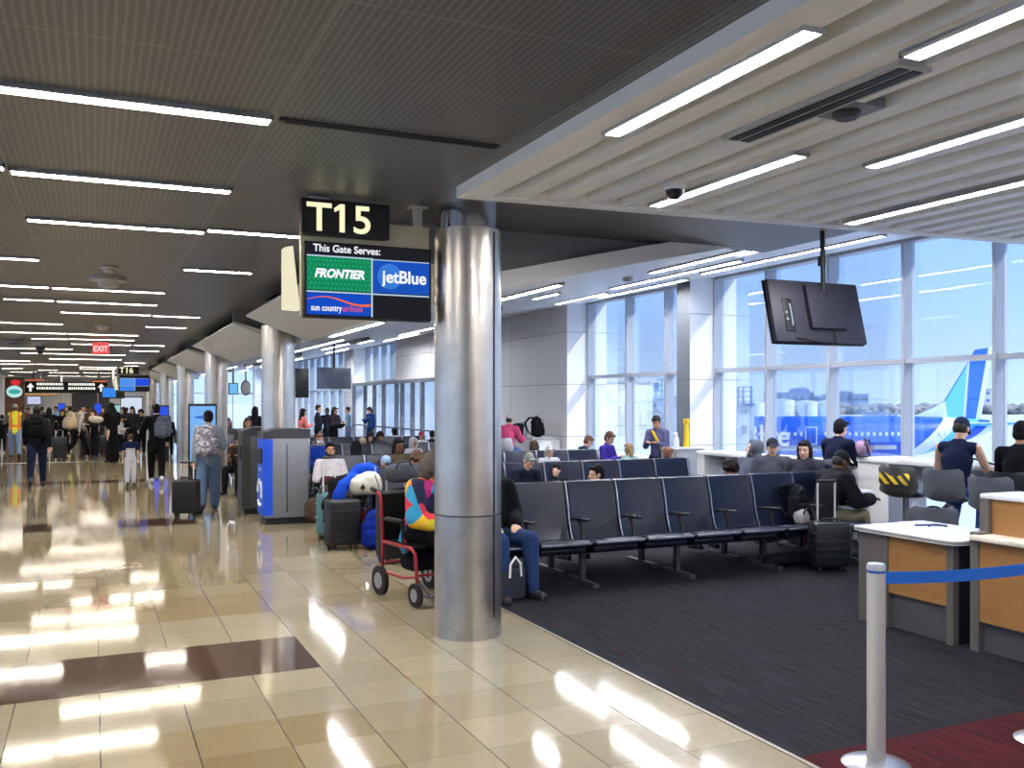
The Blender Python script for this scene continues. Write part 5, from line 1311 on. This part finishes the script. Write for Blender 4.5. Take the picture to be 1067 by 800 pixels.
# luggage in the crowd
q = onZ(62, 479, 0); suitcase('suitcase', 'black suitcase standing by the person all in black with the badge', (q.x, q.y, 0), .1, .42, .27, .66, (28, 28, 32), .2, 3)
q = onZ(106, 474, 0); suitcase('suitcase', 'dark grey suitcase behind the black coat with the pillow', (q.x, q.y, 0), -.2, .42, .27, .6, (58, 58, 64), .3, 3)

# ================================================================ PEOPLE IN THE GATE AREA
def seated(u, vh, Y, key, rz, label, lo=.8, hi=1.06, **kw):
    p, s = by_head(u, vh, Y, key, rz, lo, hi); return person(key, p, rz, label, sc=s, **kw), p, s
def rowY(r, facing): return ROWS[r] - .24 if facing < 0 else ROWS[r] + .12 + .24
fr = PI
# nearest rows
person('sit', (RX + .27, rowY('A', -1), 0), fr + .1, 'person in black jacket and blue jeans sitting right behind the nearest column', top=(24, 24, 28), pants=(54, 78, 124), hair='long', hc=(28, 24, 24), puff=.03, sc=1.0)
seated(622, 484, rowY('A', 1), 'sityaw', 0, 'person with black hair and glasses in profile just behind the nearest row of seats', top=(60, 62, 70), pants=(40, 42, 50), hc=(22, 20, 20))
seated(763, 481, rowY('A', 1), 'sityawr', .0, 'person with dark hair and brown jacket slumped behind the right half of the nearest row', top=(118, 78, 64), pants=(44, 44, 52), hair='curly', hc=(34, 26, 24), skin='m')
seated(552, 472, rowY('C', -1), 'sitdown', fr + .1, 'grey haired person with glasses and navy sweater looking down in the second row', top=(28, 34, 56), pants=(40, 44, 60), hc=(150, 148, 146))
seated(577, 493, rowY('C', -1) + .02, 'sitslump', fr - .3, 'person with black beanie slumped low beside the person in navy sweater', top=(34, 34, 40), pants=(36, 38, 46), hair='beanie', hc=(22, 22, 26), lo=.72, hi=.9)
seated(697, 466, rowY('C', 1), 'sityawr', 0, 'person with short reddish hair and olive jacket at the right of the second row', top=(84, 84, 66), pants=(60, 60, 62), hc=(142, 96, 76), puff=.02)
seated(434, 471, rowY('C', 1), 'sit', .2, 'person with tousled brown hair and red top behind the wheelchair user', top=(150, 62, 60), pants=(50, 50, 60), hair='curly', hc=(104, 78, 60))
seated(402, 475, rowY('C', 1), 'sit', 0, 'person in pale blue beanie seen from behind above the luggage pile', top=(128, 150, 178), pants=(50, 54, 66), hair='beanie', hc=(150, 182, 218))
# third row pair
pr, p, s = seated(344, 461, rowY('E', -1), 'sitfold', fr, 'bearded person in white and maroon striped shirt with folded arms facing the camera', top=(222, 214, 214), pants=(92, 80, 72), hc=(26, 22, 22), skin='m')
b = B(); J = POSE['sitfold'][0]; add_ = [cap(b, J['el' + k], J['el' + k].lerp(J['wr' + k], .95), .062, .05) for k in 'RL']; cap(b, J['waist'] + V((-.1, .12, .0)), J['waist'] + V((.1, .12, .0)), .08, .08)
obj('maroon_sleeves', remesh(b, .014, .4, 3), cloth((92, 46, 62)), pr)
b = B(); hc_, R_ = J['head'], J['hr']; ell(b, hc_ + R_ @ V((0, .045, -.09)), (.058, .055, .045), R_); [cap(b, hc_ + R_ @ V((sg * .066, .01, -.03)), hc_ + R_ @ V((sg * .05, .045, -.09)), .016, .018) for sg in (-1, 1)]; obj('beard', remesh(b, .01, .5, 2), M((34, 28, 26), .8), pr)
seated(415, 457, rowY('E', -1), 'sitf', fr, 'person with black hair and olive jacket facing the camera beyond the wheelchair', top=(112, 100, 76), pants=(60, 60, 66), hair='bob', hc=(24, 20, 20), skin='d')
seated(371, 459, rowY('E', 1), 'sit', 0, 'person with black hair in magenta top seen from behind over the luggage pile', top=(140, 62, 100), pants=(50, 50, 60), hair='bob', hc=(24, 22, 26))
seated(573, 464, rowY('E', -1), 'sitphone', fr, 'white haired person in white top facing the camera in the third row', top=(218, 220, 226), pants=(120, 124, 138), hair='bob', hc=(228, 224, 220))
seated(556.5, 459, rowY('E', 1), 'sit', 0, 'person with brown hair seen from behind above the navy sweater', top=(96, 88, 84), pants=(60, 60, 66), hair='bob', hc=(92, 72, 60))
seated(655, 470, rowY('E', -1), 'sit', .3, 'person with blonde hair and pale green top seen from behind near the window table', top=(150, 180, 176), pants=(90, 96, 110), hair='bob', hc=(170, 142, 104))
# fourth row and beyond
seated(333, 452, rowY('G', -1), 'sit', fr, 'person with ginger hair, white face mask and bright blue shirt', top=(48, 92, 196), pants=(50, 54, 70), hc=(186, 130, 90))
b = B(); J = POSE['sit'][0]; cap(b, J['head'] + J['hr'] @ V((-.035, .075, -.045)), J['head'] + J['hr'] @ V((.035, .075, -.045)), .045, .045); obj('face_mask', remesh(b, .01, .5, 2), cloth((232, 234, 238), .04), bpy.data.objects[[o.name for o in bpy.data.objects if o.name.startswith('person') and o.type == 'EMPTY'][-1]])
seated(378, 457, rowY('G', 1), 'sit', 0, 'person with pale blonde hair and light blue top seen from behind', top=(158, 186, 222), pants=(70, 80, 100), hc=(224, 206, 172))
seated(431, 456, rowY('G', -1), 'sitf', fr, 'person in white hoodie with hood up facing the camera', top=(226, 226, 230), pants=(80, 84, 96), hair='hood', hc=(230, 230, 234), skin='m')
seated(386, 451, rowY('I', -1), 'sitphone', fr, 'person with black hair and dark top in the fifth row, left one', top=(50, 52, 62), pants=(40, 42, 50), hair='bob', hc=(24, 22, 24))
seated(396, 450.5, rowY('I', -1), 'sitphone', fr, 'person with dark hair and grey top in the fifth row, right one', top=(92, 96, 108), pants=(40, 42, 50), hair='curly', hc=(26, 24, 26), skin='m')
seated(411, 446, rowY('I', 1), 'sit', 0, 'person with black hair and black collar standing out against the glass doors', top=(36, 38, 46), pants=(40, 42, 50), hc=(22, 20, 22), hi=1.15)
seated(439, 452, rowY('I', -1), 'sit', fr, 'person in red cap and white shirt close to the nearest column', top=(228, 230, 236), pants=(60, 64, 80), hair='cap', hc=(206, 62, 84), skin='m')
seated(450, 453, rowY('I', 1), 'sit', 0, 'person in dark clothes almost hidden by the nearest column', top=(50, 48, 56), pants=(40, 42, 50), hair='short', hc=(40, 34, 36))
# standing by the glass doors
def standing(u, vh, Y, key, rz, label, **kw):
    p, s = by_head(u, vh, Y, key, rz, .85, 1.1); return person(key, p, rz, label, sc=s, **kw)
standing(332, 421.5, 29, 'stand', -1.7, 'person in dark suit standing in profile near the glass doors', top=(38, 42, 56), pants=(34, 36, 46), hc=(60, 46, 40), length=.08)
standing(349, 424, 27.5, 'standc', -2.4, 'person in dark jacket standing right of the dark suit', top=(40, 38, 44), pants=(34, 34, 40), hair='bob', hc=(30, 26, 28), puff=.03)
standing(341, 425, 31, 'stand', 2.8, 'person in dark blue half hidden between the dark suit and the dark jacket', top=(46, 54, 78), pants=(40, 42, 54), skin='d')
standing(385, 424, 32, 'standp', 1.9, 'person in blue shirt standing before the glass doors', top=(62, 98, 160), pants=(58, 76, 116), hair='bob', hc=(70, 54, 44))
standing(362, 424, 33.5, 'stand', 1.5, 'person in pale blue standing at the left end of the glass doors', top=(170, 196, 226), pants=(120, 140, 170))
standing(316, 425.5, 27, 'standf', -1.4, 'person with black hair and salmon pink top standing right of the second column', top=(232, 140, 132), pants=(32, 32, 38), hair='long', hc=(24, 20, 22), skin='m')
standing(266, 423.5, 26, 'standf', -.6, 'person with long black hair and dark top standing left of the second column', top=(44, 46, 58), pants=(36, 38, 46), hair='long', hc=(22, 20, 22), skin='m')
# seated left of the second column
for i, (u, vh, Y, l, top, hr, hcol) in enumerate(((237, 430, 24.5, 'person with dark hair and grey top seated between the columns, left one', (96, 96, 104), 'long', (50, 36, 34)), (258, 434, 24.4, 'person with brown hair and dark top seated between the columns, right one', (52, 46, 50), 'bob', (90, 62, 46)))):
    seated(u, vh, Y, 'sitturn', 2.75, l, hi=1.08, top=top, pants=(40, 42, 52), hair=hr, hc=hcol, skin='m')
seated(249, 452, 18.6, 'sitdown', 2.5, 'person with bare arms bending forward beside the dark grey bin', top=(80, 62, 56), pants=(34, 34, 40), sleeve='short', hc=(40, 30, 26), skin='m', lo=.9, hi=1.15)
b0 = bench(2.95, 3, 24.4, -1, 'short row of seats far left, between the second and third columns')
b0 = bench(2.95, 2, 19.0, -1, 'pair of seats just behind the dark grey bin')
# by the windows
p = onX(600, 470, 8.72); pr = person('sitlean', (8.66, p.y, 0), -PI / 2 - .2, 'person in navy jacket with white stripes bending over the far window table', top=(44, 56, 92), pants=(60, 66, 84), hc=(122, 84, 62), sc=.92)
p = onX(637, 470, 8.72); person('sitphone', (8.66, p.y, 0), -PI / 2 - 1.0, 'person in purple shirt sitting at the far window table', top=(86, 66, 168), pants=(60, 64, 84), hc=(120, 86, 66), hair='short', sc=.97)
p, s = by_head(684, 433, 13.75, 'standr', 2.2); pr = person('standr', p, 2.2, 'person in lavender grey top standing at the window by the grey pillar', top=(112, 112, 150), pants=(46, 50, 66), hair='bob', hc=(60, 48, 44), skin='m', sc=s, female=True) if False else person('standr', p, 2.2, 'person in lavender grey top standing at the window by the grey pillar', top=(112, 112, 150), pants=(46, 50, 66), hair='short', hc=(60, 48, 44), skin='m', sc=s)
J = POSE['standr'][0]; b = B(); tube(b, [J['neck'] + V((.09, .05, -.03)), J['chest'] + V((-.02, .15, .02)), J['hip'] + V((-.16, .1, .05)), J['hip'] + V((-.2, -.02, .0)), J['chest'] + V((.02, -.13, .0)), J['neck'] + V((.1, -.07, -.02))], .03, 8); obj('yellow_strap', b, cloth((226, 190, 60), .05), pr)
p, s = by_head(531, 432, 18.3, 'stool2', -.9, .85, 1.1); p.z = 0; person('stool2', p, -.9, 'person in pink hoodie and white cap sitting high by the grey wall', top=(232, 104, 148), pants=(110, 140, 180), hair='cap', hc=(226, 224, 220), sc=s, puff=.02)
chair_shell('bar_stool', 'bar stool with pale shell under the person in pink hoodie', p.x, p.y, -.9, .72 * s, M((206, 210, 216), .4))
# bench by the window bar and its sitters
bw = bench(0, 4, 0, -1, 'short bench of gate seats by the windows, where the hooded people sit'); bw.location = (8.28, 10.0, 0); bw.rotation_euler = (0, 0, -PI / 2)
def side_sit(u, vh, X, key, rz, label, **kw):
    p = onX(u, vh, X); s = max(.85, min(1.1, p.z / headtop(key))); return person(key, (X, p.y, 0), rz, label, sc=s, **kw)
side_sit(803, 457, 8.38, 'sitturn', PI / 2 + .6, 'person in dark cap and grey hoodie leaning back on the window bench', top=(92, 94, 106), pants=(176, 160, 132), hair='cap', hc=(40, 42, 54), puff=.03)
side_sit(770, 459, 8.38, 'sitslump', PI / 2, 'person with grey hood pulled up at the left end of the window bench', top=(98, 104, 118), pants=(50, 54, 64), hair='hood', hc=(104, 110, 124), puff=.02)
side_sit(834, 459, 8.38, 'sitturn', PI / 2 + .2, 'person with long dark hair and grey hoodie at the right end of the window bench', top=(70, 70, 82), pants=(60, 62, 72), hair='long', hc=(42, 34, 34), puff=.02)
p = onX(870, 437, 8.9); person('stool2', (8.9, p.y, 0), -PI / 2 + .1, 'person in navy shirt seen from behind at the window counter', top=(34, 42, 74), pants=(44, 48, 62), hc=(26, 24, 28), sc=max(.85, min(1.1, p.z / headtop('stool2'))), puff=.01)
NAVY = p
# laptop user at the end of the nearest row
px_ = RX + 7.45 * PITCH
pr = person('sitlap', (px_ - .1, 8.02, 0), -PI / 2 - .1, 'person in black cap and dark jacket with a laptop, ending the nearest row', top=(36, 38, 46), pants=(128, 122, 104), hair='cap', hc=(26, 28, 34), skin='d', puff=.03, sc=.98)
t = thing('laptop', 'open silver laptop on the knees of the person in black cap', 'laptop', (px_ + .27, 7.98, .60), -PI / 2 - .1)
b = B(); add_box(b, (0, 0, .0), (.33, .23, .016), None, .005); obj('keyboard_base', b, M((196, 202, 212), .3, .6), t)
b = B(); add_box(b, (0, .155, .1), (.33, .012, .22), Matrix.Rotation(math.radians(-24), 4, 'X'), .004); obj('lid', b, M((186, 190, 196), .3, .6), t)
b = B(); add_box(b, (0, 0, .009), (.29, .12, .003)); obj('keys', b, DGREY, t)
soft_bag('bag', 'red bag beyond the knees of the person with the laptop', (px_ + .42, 8.55, .0), .2, (176, 34, 60), .5, .34, .62, seed=2)
q = onZ(871, 596, 0); suitcase('suitcase', 'black ribbed hard suitcase with tall silver handle beside the laptop user', (q.x, q.y + .1, 0), -.35, .40, .26, .47, (30, 36, 44), .42, 4, .35)
q = onZ(806, 583, 0); t = thing('duffel_bag', 'long black roll bag lying under the right end of the nearest row', 'bag', (q.x, 8.0, .07), -.05)
b = B(); cap(b, (-.36, 0, 0), (.36, 0, 0), .07, .07, n=18); obj('roll', b, cloth((30, 36, 48)), t); q = B()
for x in (-.2, .2): tube(q, [(x, .072 * math.cos(a), .072 * math.sin(a)) for a in [2 * PI * k / 16 for k in range(17)]], .006, 6)
obj('strap', q, BLACK, t)
soft_bag('bag', 'pale grey fluffy bag on the seat left of the laptop user', (RX + 6.45 * PITCH + .12, 7.93, .452), .4, (176, 172, 170), .2, .14, .17, seed=4)
backpack('backpack', 'black backpack leaning on the seat behind the laptop user', (RX + 6.85 * PITCH, 8.12, .455), .2, (34, 36, 46), .42, .28, .16)
# stool sitters on the right
person('stool', (SEAT_T.x + .04, SEAT_T.y - .02, 0), -PI / 2 + .35, 'person in navy sleeveless top, cap and blue jeans on a bar stool by the windows', top=(34, 44, 78), pants=(86, 124, 186), hair='cap', hc=(40, 50, 88), sleeve='none', sc=1.03)
person('stool2', (8.78, 6.58, 0), -PI / 2 + .2, 'person in black at the right edge on a bar stool by the windows', top=(26, 28, 36), pants=(30, 32, 40), hc=(22, 20, 22), skin='m', sc=1.0)
# things on the counters
p = onX(897, 474, 9.15); soft_bag('bag', 'pink and grey soft bag on the end of the tall white bar counter', (9.15, p.y, 1.1), .4, (188, 160, 184), .34, .24, .2, seed=6)
p = onX(888, 470, 9.1); t = thing('monitor', 'dark tilted tablet at the end of the tall white bar counter', 'screen', (9.0, 8.85, 1.1), .9)
b = B(); add_box(b, (0, 0, .13), (.2, .012, .25), Matrix.Rotation(-.25, 4, 'X'), .004); obj('screen', b, M((26, 34, 54), .2), t); b = B(); add_box(b, (0, .06, .006), (.16, .14, .012), None, .004); obj('foot', b, BLACK, t)
t = thing('laptop', 'dark open laptop on the bar counter before the person in black', 'laptop', (9.12, 6.75, 1.1), -PI / 2 + .2)
b = B(); add_box(b, (0, 0, .01), (.34, .24, .018), None, .005); obj('keyboard_base', b, DGREY, t); b = B(); add_box(b, (0, .15, .12), (.34, .012, .23), Matrix.Rotation(math.radians(-20), 4, 'X'), .004); obj('lid', b, M((50, 58, 76), .35), t)
b = B(); tube(b, [(9.1, 7.55, 1.112), (9.05, 7.45, 1.16), (9.02, 7.32, 1.17), (9.05, 7.2, 1.14), (9.1, 7.1, 1.112), (9.2, 7.0, 1.112)], .012, 8); tag(obj('cable', b, BLACK), 'thick dark cable looping on the bar counter by the sleeveless top', 'cable')
c_ = chair_shell('shell_chair', 'low grey chair behind the white gate desk with the backpack on it', 7.52, 6.55, -.8, .45, SHELLG, None, False)
soft_bag('backpack', 'black backpack on the low chair behind the white gate desk', (7.52, 6.55, .45), .5, (32, 32, 36), .44, .3, .33, 'backpack', seed=8)
# white cabinet by the grey wall
t = thing('cabinet', 'white waist high cabinet against the grey wall under the black backpack', 'cabinet', (9.17, 19.2, 0))
b = B(); bx(b, -.34, .34, -.85, .85, .06, .98); obj('body', b, WHITE, t, False); b = B(); add_box(b, (0, 0, .995), (.72, 1.76, .04), None, .008); obj('top', b, LGREY, t)
b = B(); bx(b, -.3, .3, -.8, .8, 0, .06); obj('plinth', b, DGREY, t, False)
for k in range(2):
    b = B(); bx(b, -.36, -.34, -.82 + k * .83, -.02 + k * .83 - .01, .1, .95); d_ = obj('door', b, WHITE, t, False); b = B(); tube(b, [(-.38, -.06 + k * .12, .6), (-.38, -.06 + k * .12, .75)], .012, 8); obj('handle', b, CHROME, d_)
backpack('backpack', 'black backpack standing upright on the white cabinet', (9.1, 18.65, 1.015), .4, (30, 30, 38), .46, .32, .2)
soft_bag('bag', 'dark bag heap with a red patch on the left of the white cabinet', (9.05, 19.62, 1.015), .8, (40, 36, 40), .62, .4, .3, seed=11)
t = thing('bottle', 'clear plastic water bottle on the white cabinet beside the backpack', 'bottle', (9.0, 19.08, 1.015)); b = B(); lathe(b, [(.04, 0), (.042, .01), (.042, .19), (.03, .23), (.016, .25), (.016, .27)], n=18); obj('body', b, M((190, 205, 220), .15), t); b = B(); lathe(b, [(.019, .262), (.019, .29)], n=14); obj('cap', b, M((225, 230, 240), .4), t)
# grey box, bottle and yellow stand by the pillar
t = thing('charging_cabinet', 'grey box cabinet at the foot of the window pillar', 'cabinet', (9.18, 13.15, 0)); b = B(); bx(b, -.28, .28, -.22, .22, 0, 1.0); obj('body', b, M((168, 170, 172), .5), t, False); b = B(); add_box(b, (0, 0, 1.01), (.6, .48, .03), None, .006); obj('top', b, LGREY, t); b = B(); bx(b, -.295, -.28, -.1, .1, .55, .85); obj('panel', b, MGREY, t, False)
t = thing('spray_bottle', 'white spray bottle on the grey box cabinet by the pillar', 'bottle', (9.1, 13.22, 1.025)); b = B(); lathe(b, [(.045, 0), (.048, .02), (.045, .14), (.02, .2), (.018, .22)], n=18); obj('body', b, M((226, 232, 240), .3), t); b = B(); add_box(b, (-.02, 0, .24), (.08, .03, .04), None, .008); obj('trigger', b, WHITE, t)
p = onX(715, 470, 9.28); t = thing('yellow_stand', 'tall yellow folded plastic stand at the window pillar', 'stand', (9.36, 13.3, 1.025)); b = B(); prism(b, [(-.02, -.05, 0), (-.02, .05, 0), (-.02, .035, .40), (-.02, -.035, .40)], (.05, 0, 0)); obj('board', b, M((240, 196, 30), .4), t, False); b = B(); add_box(b, (0, 0, .44), (.06, .13, .1), None, .02); obj('head', b, M((240, 196, 30), .4), t)
# bag between the second rows
soft_bag('bag', 'dark bag with straps standing on a seat behind the nearest row', (onY(655, 490, rowY('A', 1)).x, rowY('A', 1) - .03, .452), 0, (38, 42, 56), .4, .26, .5, seed=12)

# ================================================================ WHEELCHAIR AND ITS USER
RED = M((150, 34, 48), .35, .3, .06, 20, 0)
WX, WY, WR = 2.77, 8.10, PI + .20
t = thing('transport_wheelchair', 'red framed transport wheelchair standing left of the nearest column', 'wheelchair', (WX, WY, 0), WR)
for s_ in (-1, 1):
    x = s_ * .25
    b = B(); tube(b, [(x, -.32, .10), (x, -.30, .5), (x, -.34, .86), (x, -.36, .93), (x, -.48, .97)], .016, 10); tube(b, [(x, -.30, .5), (x, .24, .5), (x, .30, .46), (x, .34, .16)], .016, 10); tube(b, [(x, -.31, .22), (x, .10, .22), (x, .32, .26)], .015, 10); obj('side_frame', b, RED, t)
    b = B(); tube(b, [(x, -.42, .955), (x, -.53, .975)], .02, 10); obj('push_grip', b, RUBBER, t)
    b = B(); add_box(b, (x, -.08, .72), (.05, .32, .035), None, .012); tube(b, [(x, .06, .71), (x, .08, .5)], .013, 8); tube(b, [(x, -.24, .72), (x, -.32, .7)], .013, 8); obj('armrest', b, RUBBER, t)
    for nm, y, r_, w_ in (('rear_wheel', -.32, .135, .04), ('front_wheel', .34, .105, .035)):
        b = B(); tube(b, [(x + s_ * .02 - w_ / 2, y, r_), (x + s_ * .02 + w_ / 2, y, r_)], r_, 28); o = obj(nm, b, RUBBER, t)
        b = B(); tube(b, [(x + s_ * .02 - w_ / 2 - .004, y, r_), (x + s_ * .02 + w_ / 2 + .004, y, r_)], r_ * .55, 20); obj('hub', b, M((150, 150, 154), .4, .4), o)
    b = B(); tube(b, [(x, .36, .24), (x * .8, .46, .12)], .012, 8); add_box(b, (x * .62, .50, .11), (.17, .14, .015), None, .005); obj('footrest', b, DGREY, t)
b = B(); add_box(b, (0, -.02, .5), (.48, .5, .03), None, .012); obj('seat', b, cloth((26, 26, 30)), t)
b = B(); add_box(b, (0, -.34, .72), (.48, .03, .44), Matrix.Rotation(.08, 4, 'X'), .012); obj('backrest', b, cloth((26, 26, 30)), t)
b = B(); tube(b, [(-.25, .1, .22), (.25, .1, .22)], .012, 8); tube(b, [(-.25, -.31, .3), (.25, -.31, .3)], .012, 8); obj('cross_bar', b, RED, t)
fw_ = Matrix.Rotation(WR, 3, 'Z') @ V((0, -.1, 0))
person('wchair', (WX + fw_.x, WY + fw_.y, 0), WR + .35, 'grey curly haired person in a multicoloured patchwork jacket sitting in the wheelchair', pants=(22, 22, 26), hair='greycurly', hc=(112, 104, 98), skin='m', sc=1.0, puff=.03, length=.06,
       tmat=patch_mat('patchwork_jacket', [(230, 205, 50), (205, 36, 60), (40, 150, 196), (26, 30, 66), (150, 200, 50), (225, 110, 60), (240, 190, 50), (196, 40, 130), (30, 34, 70)], 7.5))
soft_bag('bag', 'dark bag hanging under the wheelchair seat', (WX, WY + .05, .24), WR, (30, 32, 40), .36, .3, .22, seed=14)

# ================================================================ LUGGAGE PILE
def gp(u, v): return onZ(u, v, 0)
q = gp(356, 567); suitcase('suitcase', 'teal hard suitcase at the left of the luggage pile', (q.x - .01, q.y + .50, 0), .25, .36, .24, .56, (92, 150, 158), .45, 4, .4)
q = gp(359, 573); suitcase('suitcase', 'black suitcase in front of the teal one in the luggage pile', (q.x, q.y + .1, 0), .15, .40, .26, .56, (28, 27, 30), 0, 2, .5)
q = gp(397, 573); backpack('backpack', 'bright blue backpack standing at the right of the luggage pile', (q.x - .02, q.y + .12, 0), -.3, (26, 60, 168), .48, .38, .22)
q = gp(378, 569); soft_bag('bag', 'orange bag squeezed between the black suitcase and blue backpack', (q.x, q.y + .3, 0), .3, (214, 104, 40), .26, .2, .52, seed=15)
q = gp(361, 573)
t = soft_bag('bag', 'white bag with a black spade mark lying on the luggage pile', (q.x + .27, q.y + .14, .645), -.15, (218, 214, 198), .44, .3, .30, seed=16, straps=False)
b = B(); tube(b, [(.1, -.17, .27), (.14, -.19, .14), (.17, -.17, .03)], .006, 6); tube(b, [(.19, -.14, .25), (.22, -.15, .12), (.2, -.15, .03)], .006, 6); obj('strap', b, BLACK, t)
b = B(); y_ = -.155; prism(b, [(-.08, y_, .10), (-.045, y_, .155), (-.01, y_, .10), (-.025, y_, .085), (-.04, y_, .095), (-.035, y_, .065), (-.055, y_, .065), (-.05, y_, .095), (-.065, y_, .085)], (0, .03, 0)); obj('spade_mark', b, BLACK, t, False)
t = thing('puffer_jacket', 'bright blue puffy jacket heaped on top of the luggage pile', 'jacket', (q.x + .22, q.y + .2, .66), 0); t.scale = (.85, .85, .9); b = B()
arc1 = [(-.36, -.06, -.16), (-.33, -.07, .0), (-.25, -.06, .13), (-.12, -.04, .2), (.02, -.02, .17), (.1, 0, .1)]; arc2 = [(-.1, .02, .24), (.0, .0, .33), (.12, .0, .35), (.24, .0, .29), (.31, .0, .2)]
for arc, r0 in ((arc1, .095), (arc2, .09)):
    for a, c in zip(arc, arc[1:]): cap(b, a, c, r0, r0 * .97)
ell(b, (.1, .03, .17), (.2, .1, .11)); obj('puffy_body', rough_up(remesh(b, .016, .6, 2), .018, 9, 2), cloth((34, 92, 205), .12), t)
t = thing('coat', 'black coat draped over the left of the luggage pile', 'coat', (q.x + .04, q.y + .36, .56), .2); t.scale = (.85, .8, .85); b = B()
cap(b, (-.22, .0, -.02), (-.1, .0, .2), .11, .12, 1, .8); cap(b, (-.1, 0, .2), (.16, .03, .34), .14, .11); cap(b, (-.26, .02, -.26), (-.22, .0, .0), .07, .1, 1, .6); cap(b, (-.12, -.06, -.2), (-.08, -.02, .12), .09, .11, 1, .5); obj('cloth_body', rough_up(remesh(b, .015, .6, 2), .05, 5.5, 1), cloth((30, 28, 30)), t)
b = B(); tube(b, [(-.04, -.11, .32), (.06, -.1, .26), (.12, -.1, .2)], .018, 8); obj('collar', b, cloth((44, 40, 42)), t)
q = gp(421, 588); suitcase('suitcase', 'large black suitcase with silver handle behind the wheelchair', (q.x, q.y + .2, 0), .1, .46, .3, .74, (24, 24, 27), .3, 0, .7, M((206, 196, 180), .4, .4))
soft_bag('bag', 'grey carry bag resting on the large black suitcase behind the wheelchair', (q.x + .04, q.y + .2, .89), .1, (92, 96, 106), .4, .26, .24, seed=18)
# brown travel bag at the feet of the man in white and maroon
q = gp(329, 548); soft_bag('bag', 'brown travel bag on the floor by the silver bin, at the bearded person\'s feet', (q.x + .15, q.y + .4, 0), .4, (106, 86, 72), .5, .34, .42, seed=19)
q = onZ(527, 628, 0); t = thing('tote_bag', 'grey tote with white handles on the floor right of the nearest column', 'bag', (q.x + .08, q.y + .1, 0), .3)
b = B(); add_box(b, (0, 0, .15), (.3, .16, .3), None, .04, 3); obj('body', b, cloth((70, 74, 82)), t); 
for y in (-.085, .085): b = B(); tube(b, [(-.07, y, .22), (-.06, y, .34), (.0, y, .4), (.06, y, .34), (.07, y, .22)], .011, 8); obj('handle', b, WHITE, t)
# ================================================================ LIGHT
w = bpy.data.worlds.new('sky'); SC.world = w; w.use_nodes = True
nt = w.node_tree; nt.nodes.clear()
out = nt.nodes.new('ShaderNodeOutputWorld'); bg = nt.nodes.new('ShaderNodeBackground')
tc = nt.nodes.new('ShaderNodeTexCoord'); sp = nt.nodes.new('ShaderNodeSeparateXYZ'); cr = nt.nodes.new('ShaderNodeValToRGB')
nt.links.new(tc.outputs['Generated'], sp.inputs[0]); nt.links.new(sp.outputs[2], cr.inputs[0])
e = cr.color_ramp.elements; e[0].position = 0.; e[0].color = lin((200, 220, 248)); e[1].position = .42; e[1].color = lin((118, 166, 238))
q = e.new(.12); q.color = lin((165, 200, 250))
nt.links.new(cr.outputs[0], bg.inputs[0]); bg.inputs[1].default_value = SKY
nt.links.new(bg.outputs[0], out.inputs[0])
sl = bpy.data.lights.new('sun', 'SUN'); sl.energy = SUN; sl.angle = math.radians(.6); sl.color = (1, .95, .87)
so = bpy.data.objects.new('sun', sl); COL.objects.link(so)
so.rotation_euler = V((-.62, .62, -.75)).to_track_quat('-Z', 'Y').to_euler()
SC.view_settings.view_transform = 'Standard'; SC.view_settings.look = 'None'
SC.view_settings.gamma = 1; SC.view_settings.use_curve_mapping = False
SC.view_settings.exposure = EXPO
SC.cycles.max_bounces = 8; SC.cycles.diffuse_bounces = 5; SC.cycles.glossy_bounces = 4; SC.cycles.transparent_max_bounces = 24; SC.cycles.transmission_bounces = 4
SC.cycles.sample_clamp_indirect = 6.0
